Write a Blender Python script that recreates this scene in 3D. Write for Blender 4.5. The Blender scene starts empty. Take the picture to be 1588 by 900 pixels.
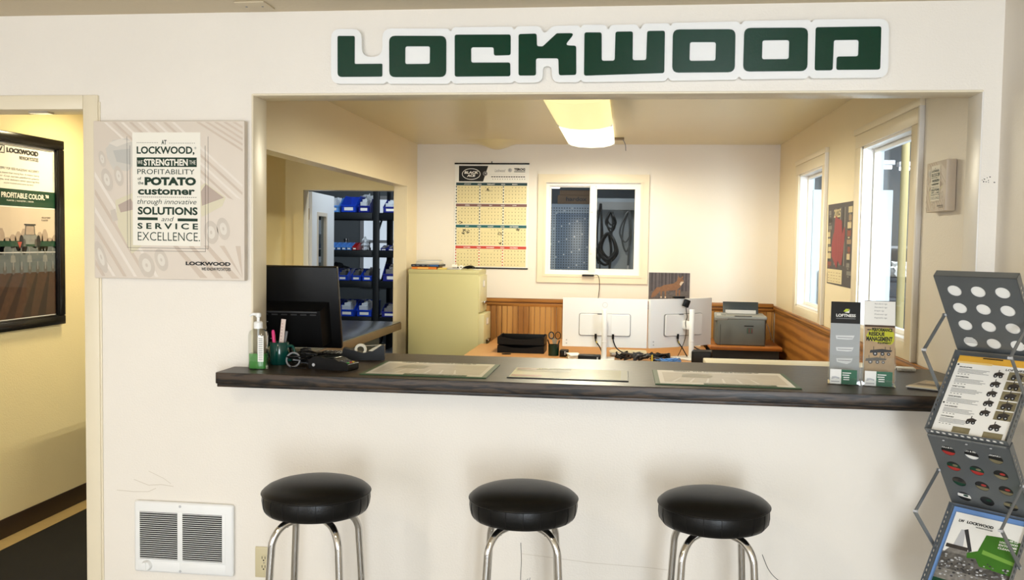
import bpy, bmesh, math, random
from mathutils import Matrix, Vector
random.seed(7)
PI = math.pi
S = bpy.context.scene
COL = S.collection

# ------------------------------------------------------------------ camera
yaw, pitch, roll = -0.12253, 0.051178, -0.014759
fw = Vector((math.sin(yaw)*math.cos(pitch), math.cos(yaw)*math.cos(pitch), -math.sin(pitch)))
rt = Vector((math.cos(yaw), -math.sin(yaw), 0))
dn = fw.cross(rt)
xr = math.cos(roll)*rt + math.sin(roll)*dn
yd = -math.sin(roll)*rt + math.cos(roll)*dn
cam = bpy.data.objects.new('camera', bpy.data.cameras.new('camera'))
COL.objects.link(cam)
cam.matrix_world = Matrix(((xr.x, -yd.x, -fw.x, 0), (xr.y, -yd.y, -fw.y, 0), (xr.z, -yd.z, -fw.z, 1.55), (0, 0, 0, 1)))
cam.data.sensor_width = 36
cam.data.lens = 36*1430/1588
cam.data.clip_start = 0.05
S.camera = cam
S.view_settings.view_transform = 'Standard'
S.view_settings.look = 'None'
S.view_settings.gamma = 1
S.view_settings.use_curve_mapping = False
S.view_settings.exposure = 0.0

# ------------------------------------------------------------------ light
W = bpy.data.worlds.new('world'); S.world = W; W.use_nodes = True
W.node_tree.nodes['Background'].inputs[0].default_value = (0.72, 0.86, 1.0, 1)
W.node_tree.nodes['Background'].inputs[1].default_value = 0.6
def area(name, loc, target, sx, sy, power, color):
    l = bpy.data.lights.new(name, 'AREA'); l.shape = 'RECTANGLE'; l.size = sx; l.size_y = sy
    l.energy = power; l.color = color
    o = bpy.data.objects.new(name, l); COL.objects.link(o); o.location = loc
    d = Vector(target)-Vector(loc)
    o.rotation_euler = d.to_track_quat('-Z', 'Y').to_euler()
    return o
# daylight through the two storefront windows behind the camera
area('daylight_window_right', (0.75, -2.60, 1.22), (0.45, 3, 1.15), 0.8, 2.05, 180, (0.82, 0.91, 1.0))
area('daylight_window_left', (-2.5, -2.60, 1.22), (-2.3, 3, 1.15), 1.6, 2.05, 88, (0.94, 0.96, 1.0))
# daylight in the shop beyond the right-hand windows
area('shop_daylight', (2.3, 2.75, 1.9), (1.45, 7.0, 1.45), 1.5, 2.4, 250, (0.80, 0.91, 1.0))
area('warehouse_daylight', (-1.9, 8.5, 3.2), (-2.9, 9.9, 1.3), 1.2, 0.8, 50, (0.82, 0.92, 1.0))  # added area light that brightens the open door leaf and the shelf fronts

area('shop_ceiling_lamps', (4.0, 8.6, 3.4), (4.0, 8.6, 0), 2.5, 2.5, 240, (0.92, 0.97, 1.0))  # added area light without a fixture, lifts the dark shop background
area('warehouse_ceiling_lamps', (-0.2, 8.75, 3.2), (-0.2, 9.1, 1.4), 1.0, 0.5, 16, (0.92, 0.97, 1.0))  # unseen light added above the window view to brighten pegboard and hoses

# ------------------------------------------------------------------ materials
def lin(c):
    return tuple((x/255/12.92 if x/255 <= .04045 else ((x/255+.055)/1.055)**2.4) for x in c)+(1,)
MATS = {}
def mat(name, rgb, rough=.5, metal=0, bump=0, scale=100, var=0, vscale=6, emit=0, trans=0, coat=0, alpha=1, ior=1.45, spec=.5):
    if name in MATS: return MATS[name]
    m = bpy.data.materials.new(name); m.use_nodes = True; MATS[name] = m
    nt = m.node_tree; N = nt.nodes; L = nt.links; P = N['Principled BSDF']
    c = lin(rgb)
    P.inputs['Base Color'].default_value = c
    P.inputs['Roughness'].default_value = rough
    P.inputs['Metallic'].default_value = metal
    P.inputs['Transmission Weight'].default_value = trans
    P.inputs['Coat Weight'].default_value = coat
    P.inputs['Coat Roughness'].default_value = .08
    P.inputs['IOR'].default_value = ior
    P.inputs['Specular IOR Level'].default_value = spec
    P.inputs['Alpha'].default_value = alpha
    if emit:
        P.inputs['Emission Color'].default_value = c; P.inputs['Emission Strength'].default_value = emit
    tc = N.new('ShaderNodeTexCoord')
    if var:
        n = N.new('ShaderNodeTexNoise'); n.inputs['Scale'].default_value = vscale; n.inputs['Detail'].default_value = 6
        L.new(tc.outputs['Object'], n.inputs['Vector'])
        mx = N.new('ShaderNodeMix'); mx.data_type = 'RGBA'
        mx.inputs[6].default_value = tuple(v*(1-var) for v in c[:3])+(1,); mx.inputs[7].default_value = tuple(min(1, v*(1+var)) for v in c[:3])+(1,)
        L.new(n.outputs['Fac'], mx.inputs[0]); L.new(mx.outputs[2], P.inputs['Base Color'])
    if bump:
        n = N.new('ShaderNodeTexNoise'); n.inputs['Scale'].default_value = scale; n.inputs['Detail'].default_value = 3
        L.new(tc.outputs['Object'], n.inputs['Vector'])
        b = N.new('ShaderNodeBump'); b.inputs['Strength'].default_value = bump; b.inputs['Distance'].default_value = .004
        L.new(n.outputs['Fac'], b.inputs['Height']); L.new(b.outputs['Normal'], P.inputs['Normal'])
    return m
def wood(name, c1, c2, axis=0, scale=14, stretch=.08, rough=.4, dist=4, bump=.1):
    if name in MATS: return MATS[name]
    m = mat(name, c1, rough); nt = m.node_tree; N = nt.nodes; L = nt.links; P = N['Principled BSDF']
    tc = N.new('ShaderNodeTexCoord'); mp = N.new('ShaderNodeMapping')
    s = [1, 1, 1]; s[axis] = stretch; mp.inputs['Scale'].default_value = s
    L.new(tc.outputs['Object'], mp.inputs['Vector'])
    w = N.new('ShaderNodeTexWave'); w.wave_type = 'RINGS'; w.rings_direction = 'XYZ'[axis]
    w.inputs['Scale'].default_value = scale; w.inputs['Distortion'].default_value = dist; w.inputs['Detail'].default_value = 3; w.inputs['Detail Scale'].default_value = 1.6
    L.new(mp.outputs[0], w.inputs['Vector'])
    n = N.new('ShaderNodeTexNoise'); n.inputs['Scale'].default_value = 90; L.new(mp.outputs[0], n.inputs['Vector'])
    ad = N.new('ShaderNodeMath'); ad.operation = 'MULTIPLY_ADD'; L.new(n.outputs['Fac'], ad.inputs[0]); ad.inputs[1].default_value = .5
    L.new(w.outputs['Fac'], ad.inputs[2])
    r = N.new('ShaderNodeValToRGB'); r.color_ramp.elements[0].position = .25; r.color_ramp.elements[1].position = 1.15 if False else 1.0
    r.color_ramp.elements[0].color = lin(c2); r.color_ramp.elements[1].color = lin(c1)
    L.new(ad.outputs[0], r.inputs[0]); L.new(r.outputs[0], P.inputs['Base Color'])
    b = N.new('ShaderNodeBump'); b.inputs['Strength'].default_value = bump; b.inputs['Distance'].default_value = .002
    L.new(ad.outputs[0], b.inputs['Height']); L.new(b.outputs[0], P.inputs['Normal'])
    return m
def glass(name='clear_glass', tint=(1, 1, 1), gloss=.02):
    if name in MATS: return MATS[name]
    m = bpy.data.materials.new(name); m.use_nodes = True; MATS[name] = m
    nt = m.node_tree; N = nt.nodes; L = nt.links; N.remove(N['Principled BSDF'])
    t = N.new('ShaderNodeBsdfTransparent'); t.inputs[0].default_value = tint+(1,)
    g = N.new('ShaderNodeBsdfGlossy'); g.inputs['Roughness'].default_value = .02
    fr = N.new('ShaderNodeFresnel'); fr.inputs[0].default_value = 1.45
    mu = N.new('ShaderNodeMath'); mu.operation = 'MULTIPLY'; mu.inputs[1].default_value = gloss/.04; L.new(fr.outputs[0], mu.inputs[0])
    mu.use_clamp = True
    ge = N.new('ShaderNodeNewGeometry'); fb = N.new('ShaderNodeMath'); fb.operation = 'SUBTRACT'; fb.inputs[0].default_value = 1; L.new(ge.outputs['Backfacing'], fb.inputs[1])
    m2 = N.new('ShaderNodeMath'); m2.operation = 'MULTIPLY'; L.new(mu.outputs[0], m2.inputs[0]); L.new(fb.outputs[0], m2.inputs[1]); mu = m2
    mx = N.new('ShaderNodeMixShader'); L.new(mu.outputs[0], mx.inputs[0]); L.new(t.outputs[0], mx.inputs[1]); L.new(g.outputs[0], mx.inputs[2])
    L.new(mx.outputs[0], N['Material Output'].inputs[0])
    return m
wallp = mat('cream_wall_paint', (235, 228, 217), .42, bump=.22, scale=140, var=.03, vscale=3)
roomp = mat('back_room_paint', (234, 220, 188), .40, bump=.22, scale=140, var=.03, vscale=3)
backp = mat('back_wall_paint', (236, 229, 219), .45, bump=.2, scale=140, var=.03, vscale=3)
hallp = mat('hall_paint', (238, 222, 172), .45, bump=.3, scale=120, var=.03, vscale=3)
ceilp = mat('ceiling_paint', (206, 190, 160), .5, bump=.3, scale=60, var=.04, vscale=2)
ceilg = mat('gloss_ceiling_paint', (222, 211, 172), .28, bump=.25, scale=9, var=.04, vscale=2)
trimp = mat('cream_trim_paint', (232, 220, 194), .35, var=.02)
whitetrim = mat('white_trim_paint', (236, 232, 226), .35, var=.02)
vinyl = mat('white_vinyl', (242, 240, 235), .35, var=.01)
white = mat('white_enamel', (238, 238, 236), .35, var=.01)
whitep = mat('white_paper', (240, 238, 232), .6, var=.01)
black = mat('black_plastic', (12, 12, 13), .42, bump=.05, scale=400, spec=.3)
blackm = mat('matt_black', (9, 9, 10), .6, var=.1)
vinylblack = mat('black_vinyl_upholstery', (9, 9, 9), .36, bump=.12, scale=260, spec=.32)
dkgrey = mat('dark_grey', (58, 58, 60), .5, var=.05)
grey = mat('mid_grey', (128, 128, 130), .5, var=.05)
ltgrey = mat('light_grey', (190, 190, 192), .5, var=.03)
chrome = mat('chrome', (205, 203, 200), .08, 1, bump=.01, scale=30)
steel = mat('rack_steel', (128, 132, 134), .36, .55, var=.12, vscale=5)
steeld = mat('rack_steel_dark', (112, 116, 118), .38, .55, var=.12, vscale=5)
green = mat('sign_green', (2, 52, 34), .16, bump=.06, scale=160)
pgreen = mat('print_green', (12, 62, 42), .5, var=.03)
ink = mat('print_black', (24, 24, 24), .6, var=.05)
inkg = mat('print_dark_green', (10, 46, 28), .6, var=.05)
oak = wood('oak_panel', (190, 142, 80), (148, 100, 48), 2, 10, .05, .38)
oakrail = wood('oak_rail', (176, 120, 58), (112, 70, 30), 0, 16, .05, .38)
oakrail_y = wood('oak_rail_side', (176, 120, 58), (112, 70, 30), 1, 16, .05, .38)
oak_side = wood('oak_panel_side', (178, 118, 52), (140, 88, 36), 1, 8, .08, .38)
deskwood = wood('desk_wood', (206, 154, 102), (180, 128, 78), 0, 9, .06, .35)
counterwood = wood('dark_stained_oak', (62, 48, 35), (12, 9, 7), 0, 30, .15, .40, 8, .15)
glassm = glass()
glassb = glass('shop_glass', (.95, .98, 1.0), .018)

# ------------------------------------------------------------------ mesh helpers
WALLM = Matrix(((1, 0, 0, 0), (0, 0, -1, 0), (0, 1, 0, 0), (0, 0, 0, 1)))   # (u, v, n) -> (x, -n as y, v as z)
_TC = {}
def curve_mesh(cu):
    ob = bpy.data.objects.new('t', cu); COL.objects.link(ob)
    dg = bpy.context.evaluated_depsgraph_get(); dg.update()
    me = bpy.data.meshes.new_from_object(ob.evaluated_get(dg))
    V = [v.co.copy() for v in me.vertices]; F = [tuple(p.vertices) for p in me.polygons]
    bpy.data.objects.remove(ob); bpy.data.meshes.remove(me); bpy.data.curves.remove(cu)
    return V, F
def text_geo(s, bold=0., shear=0.):
    k = (s, bold, shear)
    if k in _TC: return _TC[k]
    cu = bpy.data.curves.new('t', 'FONT'); cu.body = s; cu.size = 1; cu.offset = bold; cu.shear = shear
    cu.resolution_u = 3; cu.fill_mode = 'FRONT'
    V, F = curve_mesh(cu)
    x0 = min(v.x for v in V); x1 = max(v.x for v in V); y0 = min(v.y for v in V); y1 = max(v.y for v in V)
    _TC[k] = ([((v.x-x0)/(x1-x0), (v.y-y0)/(y1-y0)) for v in V], F)
    return _TC[k]
def fillet(pts, r, n=4):
    out = []; N = len(pts)
    for i in range(N):
        p = Vector(pts[i]); a = Vector(pts[i-1])-p; b = Vector(pts[(i+1) % N])-p
        rr = r[i] if isinstance(r, (list, tuple)) else r
        la, lb = a.length, b.length
        if rr <= 0 or la < 1e-9 or lb < 1e-9: out.append(tuple(p)); continue
        a.normalize(); b.normalize()
        ang = a.angle(b)
        if ang > 3.05: out.append(tuple(p)); continue
        d = min(rr/math.tan(ang/2), la*.48, lb*.48)
        A = p+a*d; B_ = p+b*d
        for k in range(n+1):
            t = k/n
            q = A*(1-t)**2+p*2*t*(1-t)+B_*t*t
            out.append((q.x, q.y))
    return out
def circle(cx, cy, r, n=24, ry=None):
    return [(cx+r*math.cos(2*PI*i/n), cy+(ry or r)*math.sin(2*PI*i/n)) for i in range(n)]
class B:
    def __init__(s, M=None):
        s.V = []; s.F = []; s.I = []; s.ms = []; s.M = M or Matrix.Identity(4)
    def mi(s, m):
        if m not in s.ms: s.ms.append(m)
        return s.ms.index(m)
    def add(s, V, F, m):
        o = len(s.V); k = s.mi(m)
        s.V += [s.M @ Vector(v) for v in V]
        s.F += [tuple(i+o for i in f) for f in F]; s.I += [k]*len(F)
        return s
    def box(s, a, b, m, bev=0, seg=2):
        x0, x1 = sorted((a[0], b[0])); y0, y1 = sorted((a[1], b[1])); z0, z1 = sorted((a[2], b[2]))
        bm = bmesh.new()
        vs = [bm.verts.new(p) for p in ((x0,y0,z0),(x1,y0,z0),(x1,y1,z0),(x0,y1,z0),(x0,y0,z1),(x1,y0,z1),(x1,y1,z1),(x0,y1,z1))]
        for f in ((3,2,1,0),(4,5,6,7),(0,1,5,4),(1,2,6,5),(2,3,7,6),(3,0,4,7)): bm.faces.new([vs[i] for i in f])
        if bev:
            bmesh.ops.bevel(bm, geom=bm.edges[:], offset=min(bev, .49*min(x1-x0, y1-y0, z1-z0)), segments=seg, affect='EDGES', profile=.5)
        bm.verts.index_update()
        s.add([v.co.copy() for v in bm.verts], [[v.index for v in f.verts] for f in bm.faces], m); bm.free()
        return s
    def quad(s, p, m): return s.add(p, [tuple(range(len(p)))], m)
    def rect(s, u0, v0, u1, v1, n, m): return s.quad([(u0,v0,n),(u1,v0,n),(u1,v1,n),(u0,v1,n)], m)
    def poly(s, pts, n, m): return s.quad([(p[0], p[1], n) for p in pts], m)
    def prism(s, pts, n0, n1, m):
        N = len(pts)
        return s.add([(p[0],p[1],n0) for p in pts]+[(p[0],p[1],n1) for p in pts],
                     [tuple(range(N))[::-1], tuple(range(N, 2*N))]+[(i,(i+1)%N,(i+1)%N+N,i+N) for i in range(N)], m)
    def shape(s, loops, n0, n1, m, bev=0):
        cu = bpy.data.curves.new('t', 'CURVE'); cu.dimensions = '2D'; cu.fill_mode = 'BOTH'
        cu.extrude = max((n1-n0)/2-bev, 0); cu.bevel_depth = bev; cu.bevel_resolution = 1; cu.offset = -bev
        for lp in loops:
            sp = cu.splines.new('POLY'); sp.points.add(len(lp)-1); sp.use_cyclic_u = True
            for q, p in zip(sp.points, lp): q.co = (p[0], p[1], 0, 1)
        V, F = curve_mesh(cu)
        return s.add([(v.x, v.y, v.z+(n0+n1)/2) for v in V], F, m)
    def text(s, t, u0, v0, u1, v1, n, m, bold=0., shear=0.):
        V, F = text_geo(t, bold, shear)
        return s.add([(u0+(u1-u0)*x, v0+(v1-v0)*y, n) for x, y in V], F, m)
    def tube(s, pts, r, m, n=8, cap=True):
        pts = [Vector(p) for p in pts]; V = []; F = []
        up = None
        for i, p in enumerate(pts):
            t = (pts[min(i+1, len(pts)-1)]-pts[max(i-1, 0)]).normalized()
            if up is None:
                up = Vector((0, 0, 1)) if abs(t.z) < .9 else Vector((1, 0, 0))
            a = (up-t*up.dot(t)); a = a.normalized() if a.length > 1e-6 else t.orthogonal().normalized(); b = t.cross(a); up = a
            rr = r[i] if isinstance(r, (list, tuple)) else r
            V += [p+(a*math.cos(2*PI*k/n)+b*math.sin(2*PI*k/n))*rr for k in range(n)]
        for i in range(len(pts)-1):
            for k in range(n):
                F.append((i*n+k, i*n+(k+1) % n, (i+1)*n+(k+1) % n, (i+1)*n+k))
        if cap: F += [tuple(range(n))[::-1], tuple(range((len(pts)-1)*n, len(pts)*n))]
        return s.add(V, F, m)
    def lathe(s, prof, m, n=32, c=(0, 0, 0)):
        V = []; F = []
        for r, z in prof:
            V += [(c[0]+r*math.cos(2*PI*k/n), c[1]+r*math.sin(2*PI*k/n), c[2]+z) for k in range(n)]
        for i in range(len(prof)-1):
            for k in range(n): F.append((i*n+k, i*n+(k+1) % n, (i+1)*n+(k+1) % n, (i+1)*n+k))
        if prof[0][0] > 1e-5: F.append(tuple(range(n))[::-1])
        if prof[-1][0] > 1e-5: F.append(tuple(range((len(prof)-1)*n, len(prof)*n)))
        return s.add(V, F, m)
    def build(s, name, parent=None, loc=(0, 0, 0), rz=0, ang=35, recalc=True):
        me = bpy.data.meshes.new(name); me.from_pydata([tuple(v) for v in s.V], [], s.F)
        for m in s.ms: me.materials.append(m)
        me.polygons.foreach_set('material_index', s.I); me.update()
        bm = bmesh.new(); bm.from_mesh(me); pass
        if recalc: bmesh.ops.recalc_face_normals(bm, faces=bm.faces)
        bm.to_mesh(me); bm.free()
        me.polygons.foreach_set('use_smooth', [True]*len(me.polygons)); me.set_sharp_from_angle(angle=math.radians(ang))
        o = bpy.data.objects.new(name, me); COL.objects.link(o)
        o.location = loc; o.rotation_euler = (0, 0, rz); o.parent = parent
        return o
def smooth_path(pts, n=6):
    P = [Vector(p) for p in pts]; P = [P[0]*2-P[1]]+P+[P[-1]*2-P[-2]]; out = []
    for i in range(1, len(P)-2):
        for k in range(n):
            t = k/n; a, b, c, d = P[i-1:i+3]
            out.append(.5*((2*b)+(c-a)*t+(2*a-5*b+4*c-d)*t*t+(3*b-a-3*c+d)*t**3))
    out.append(P[-2]); return out
def tag(o, label, cat, group=None, kind=None):
    o['label'] = label; o['category'] = cat
    if group: o['group'] = group
    if kind: o['kind'] = kind
    return o
def thing(name, label, cat, loc=(0, 0, 0), rz=0, group=None):
    o = bpy.data.objects.new(name, None); COL.objects.link(o); o.empty_display_size = .05
    o.location = loc; o.rotation_euler = (0, 0, rz)
    return tag(o, label, cat, group)
def struct(b, name, parent=None, **k):
    o = b.build(name, parent, **k)
    o['kind'] = 'structure'
    return o
def copy_tree(o, parent=None):
    c = o.copy(); COL.objects.link(c)
    if parent: c.parent = parent
    for ch in list(o.children): copy_tree(ch, c)
    return c

# ================================================================== SETTING
CZ = 2.385; FY0, FY1 = 3.30, 3.42; RX = 1.239; BY = 7.82
# front wall: doorway at left, service opening, knee wall under the counter
b = B()
b.box((-4.2, FY0, 0), (-2.95, FY1, CZ), wallp)
b.box((-2.95, FY0, 2.05), (-2.016, FY1, CZ), wallp)
b.box((-2.016, FY0, 0), (-1.384, FY1, CZ), wallp)
b.box((-1.384, FY0, 2.084), (1.179, FY1, CZ), wallp)
b.box((-1.384, FY0, 0), (1.179, FY1, 1.028), wallp)
b.box((1.179, FY0, 0), (RX, FY1, CZ), wallp)
wf = struct(b, 'wall_front', ang=20)
# scuffs and hairline cracks on the front wall
b = B(WALLM); sc = mat('scuff_mark', (58, 54, 52), .8, var=.2); cr = mat('hairline_crack', (214, 205, 190), .8, var=.1)
def ribbon(b, pts, w, n, m):
    for (x0, z0), (x1, z1) in zip(pts, pts[1:]):
        d = Vector((x1-x0, z1-z0)); d = Vector((-d.y, d.x)).normalized()*w/2
        b.quad([(x0+d.x, z0+d.y, n), (x0-d.x, z0-d.y, n), (x1-d.x, z1-d.y, n), (x1+d.x, z1+d.y, n)], m)
FN = -FY0+.0006
ribbon(b, smooth_path([(.50, .46, 0), (.53, .40, 0), (.58, .36, 0), (.62, .345, 0)], 5) and [(p[0], p[1]) for p in smooth_path([(.50, .46, 0), (.525, .405, 0), (.56, .37, 0), (.61, .35, 0)], 5)], .0022, FN, sc)
ribbon(b, [(.60, .35), (.605, .31), (.60, .27)], .0022, FN, sc)
ribbon(b, [(-.36, .455), (-.357, .39), (-.359, .32), (-.356, .25)], .002, FN, sc)
ribbon(b, [(-1.86, .62), (-1.80, .60), (-1.75, .605), (-1.70, .60)], .0025, FN, cr)
ribbon(b, [(-1.93, .575), (-1.86, .572), (-1.80, .575), (-1.77, .59)], .0025, FN, cr)
ribbon(b, [(-1.80, .655), (-1.74, .63), (-1.71, .61)], .002, FN, cr)
ribbon(b, [(-.36, .415), (-.1, .395), (.1, .39), (.17, .385)], .002, FN, cr)
for i in range(9):
    x = 1.185+random.random()*.04; z = 1.775+random.random()*.02
    b.rect(x, z, x+.002+random.random()*.004, z+.002+random.random()*.003, FN, sc)
for x, z in ((.015, .315), (.02, .305), (-.34, .31)):
    for k in range(5):
        ribbon(b, [(x+random.random()*.02, z+random.random()*.02), (x+random.random()*.03, z-.01-random.random()*.02)], .002, FN, grey)
b.build('scuff_marks', wf)['kind'] = 'structure'

# doorway trim (hollow metal frame) at left
b = B(WALLM)
b.box((-2.05, 0, -FY0-.13), (-1.990, 2.084, -FY0+.012), trimp, .004)
b.box((-2.016, 0, -FY0), (-1.984, 2.06, -FY0+.005), trimp, .002)
b.box((-3.01, 0, -FY0-.13), (-2.95, 2.084, -FY0+.012), trimp, .004)
b.box((-2.95, 2.03, -FY0-.13), (-2.05, 2.084, -FY0+.012), trimp, .004)
b.box((-2.30, 2.022, -FY0-.07), (-2.22, 2.03, -FY0-.03), chrome)
struct(b, 'trim_1')
# painted rounded jamb and header lining of the service opening
b = B()
b.box((-1.388, FY0-.004, 1.072), (-1.380, FY1+.006, 2.086), trimp, .003)
b.box((-1.384, FY0-.004, 2.079), (1.181, FY1+.006, 2.087), trimp, .003)
b.box((1.176, FY0-.003, 1.072), (1.182, FY1+.006, 2.083), whitetrim, .002)
struct(b, 'trim_2')

# right wall with two windows
WN = (4.235, 5.115, 1.135, 2.085); WF_ = (6.085, 6.895, 1.125, 2.07)
b = B(); RT = .085
ys = [(-2.5, WN[0], 0, CZ), (WN[1], WF_[0], 0, CZ), (WF_[1], BY+.12, 0, CZ)]
for y0, y1, z0, z1 in ys: b.box((RX, y0, z0), (RX+RT, y1, z1), roomp if y0 > 0 else wallp)
for w in (WN, WF_):
    b.box((RX, w[0], 0), (RX+RT, w[1], w[2]), roomp); b.box((RX, w[0], w[3]), (RX+RT, w[1], CZ), roomp)
struct(b, 'wall_right')
for i, (w, o0, o1, ot) in enumerate(((WN, 4.115, 5.235, 2.185), (WF_, 5.975, 6.995, 2.17))):
    b = B(); y0, y1, z0, z1 = w
    # reveal lining
    b.box((RX-.004, y1-.012, z0), (RX+RT, y1, z1), whitetrim); b.box((RX-.004, y0, z0), (RX+RT, y0+.012, z1), whitetrim)
    b.box((RX-.004, y0, z1-.012), (RX+RT, y1, z1), whitetrim); b.box((RX-.004, y0, z0), (RX+RT, y1, z0+.012), whitetrim)
    # casing boards and cap
    b.box((RX-.016, o0, 1.062), (RX, y0, z1+.0), trimp, .003); b.box((RX-.016, y1, 1.062), (RX, o1, z1), trimp, .003)
    b.box((RX-.016, o0, z1), (RX, o1, ot-.03), trimp, .003); b.box((RX-.024, o0-.012, ot-.03), (RX, o1+.012, ot+.004), trimp, .003)
    b.box((RX-.016, y0, 1.062), (RX, y1, z0), trimp, .003)
    b.box((RX-.022, o0-.01, 1.062), (RX, o0+.014, ot+.002), whitetrim, .003)
    wn = struct(b, 'window_%d' % (i+1))
    f = B()
    xa, xb = RX+.050, RX+.078
    f.box((xa, y0+.012, z0+.012), (xb, y0+.034, z1-.012), vinyl, .003); f.box((xa, y1-.034, z0+.012), (xb, y1-.012, z1-.012), vinyl, .003)
    f.box((xa, y0+.034, z1-.034), (xb, y1-.034, z1-.012), vinyl, .003); f.box((xa, y0+.034, z0+.012), (xb, y1-.034, z0+.034), vinyl, .003)
    struct(f, 'window_sash', wn)
    g = B().box((RX+.060, y0+.034, z0+.034), (RX+.064, y1-.034, z1-.034), glassb)
    struct(g, 'window_pane', wn)

# back wall: door opening, slider window
b = B(); D0, D1 = -2.83, -1.95; w0, w1, wz0, wz1 = -.685, .115, 1.285, 2.068
b.box((-3.3, BY, 0), (D0, BY+.12, CZ), hallp); b.box((D0, BY, 2.0), (D1, BY+.12, CZ), hallp); b.box((D1, BY, 0), (-1.855, BY+.12, CZ), hallp)
b.box((-1.855, BY, 0), (w0, BY+.12, CZ), backp); b.box((w1, BY, 0), (RX, BY+.12, CZ), backp)
b.box((w0, BY, 0), (w1, BY+.12, wz0), backp); b.box((w0, BY, wz1), (w1, BY+.12, CZ), backp)
struct(b, 'wall_back')
b = B(WALLM); n0, n1 = -BY-.0, -BY+.02
def frame(b, u0, v0, u1, v1, w, n0, n1, m, bev=.004, bottom=True):
    # mitred frame: inner rect u0..u1, outer grown by w
    q = [((u0-w, v1+w), (u1+w, v1+w), (u1, v1), (u0, v1)), ((u0-w, v0-w), (u0-w, v1+w), (u0, v1), (u0, v0)), ((u1+w, v1+w), (u1+w, v0-w), (u1, v0), (u1, v1))]
    if bottom: q.append(((u0-w, v0-w), (u0, v0), (u1, v0), (u1+w, v0-w)))
    for p in q: b.prism(p, n0, n1, m)
frame(b, w0, wz0, w1, wz1, .066, n0, n1, trimp)
frame(b, w0+.005, wz0+.005, w1-.005, wz1-.005, .02, n1, n1+.006, trimp)
wn = struct(b, 'window_3')
f = B(WALLM)
frame(f, w0+.03, wz0+.03, w1-.03, wz1-.03, .03, -BY-.08, -BY-.01, vinyl)
frame(f, -.255, wz0+.055, w1-.052, wz1-.055, .03, -BY-.05, -BY-.012, vinyl)
frame(f, w0+.042, wz0+.04, -.31, wz1-.04, .014, -BY-.07, -BY-.04, vinyl)
f.box((-.315, wz0+.02, -BY-.06), (-.262, wz1-.02, -BY-.008), vinyl, .004)
struct(f, 'window_sash', wn)
la = B(WALLM)
for z in (1.50, 1.85): la.box((-.305, z-.035, -BY-.01), (-.288, z+.035, -BY+.004), vinyl, .004)
struct(la, 'sash_latch', wn)
g = B(WALLM).box((w0+.04, wz0+.04, -BY-.058), (-.31, wz1-.04, -BY-.054), glassm).box((-.255, wz0+.055, -BY-.034), (w1-.052, wz1-.055, -BY-.030), glassm)
struct(g, 'window_pane', wn)
# warehouse door casing
b = B(WALLM); frame(b, D0+.02, -.2, D1-.02, 1.985, .085, -BY, -BY+.02, hallp, bottom=False)
b.box((D0, 0, -BY-.12), (D0+.02, 1.985, -BY), trimp); b.box((D1-.02, 0, -BY-.12), (D1, 1.985, -BY), trimp); b.box((D0, 1.985, -BY-.12), (D1, 2.0, -BY), trimp)
struct(b, 'trim_3')
# wainscot: beadboard on the back wall, plain panel on the right wall, chair rails
b = B()
x = -1.80
while x < RX-.02:
    x2 = min(x+.047, RX-.016)
    b.box((x+.0012, BY-.014, 0.09), (x2-.0012, BY, 1.02), oak, .004, 1); x = x2
struct(b, 'trim_4')
b = B(); b.box((-1.80, BY-.016, 1.008), (RX-.016, BY, 1.062), oakrail, .003); b.box((-1.80, BY-.026, 1.046), (RX-.024, BY, 1.078), oakrail, .006)
b.box((-1.80, BY-.02, 1.022), (RX-.02, BY, 1.032), oakrail, .003)
struct(b, 'trim_5')
b = B(); b.box((RX-.012, 3.44, .09), (RX, BY-.03, 1.02), oak_side, .002)
b.box((RX-.016, 3.44, 1.000), (RX, BY-.016, 1.046), oakrail_y, .003); b.box((RX-.026, 3.44, 1.030), (RX, BY-.02, 1.061), oakrail_y, .006)
struct(b, 'trim_6')
b = B(); b.box((RX-.018, 3.44, 0), (RX, BY-.02, .09), oakrail_y, .003); b.box((-1.8, BY-.018, 0), (RX-.02, BY, .09), oakrail, .003)
struct(b, 'baseboard_back')

# left partition with the wide opening and beam
PX0, PX1 = -1.905, -1.80
b = B(); b.box((PX0, FY1, 0), (PX1, 4.0, CZ), roomp); b.box((PX0, 4.0, 2.006), (PX1, 7.45, CZ), roomp); b.box((PX0, 7.45, 0), (PX1, BY, CZ), roomp)
struct(b, 'wall_partition')
b = B(); b.box((PX0-.002, 4.0, 2.000), (PX1+.002, 7.452, 2.0058), trimp); b.box((PX0-.003, 7.444, 0), (PX1+.003, 7.45, 2.0), roomp)
struct(b, 'trim_7')
# hall
b = B(); b.box((-3.25, FY1, 0), (-3.135, 5.7, CZ), hallp); b.box((-3.25, 5.7, 0), (-2.98, BY, CZ), hallp)
struct(b, 'wall_hall')
brn = mat('brown_vinyl_base', (52, 38, 28), .45, var=.1)
b = B(); b.box((-3.135, FY1, 0), (-3.127, 5.7, .10), brn, .002); struct(b, 'baseboard_hall')
# ceilings, floors
b = B(); b.box((-4.2, -2.5, CZ), (RX+RT, FY0, CZ+.1), ceilp); struct(b, 'ceiling')
b = B(); b.box((PX0+.05, FY0, CZ), (RX+RT, BY+.12, CZ+.1), ceilg)
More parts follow.
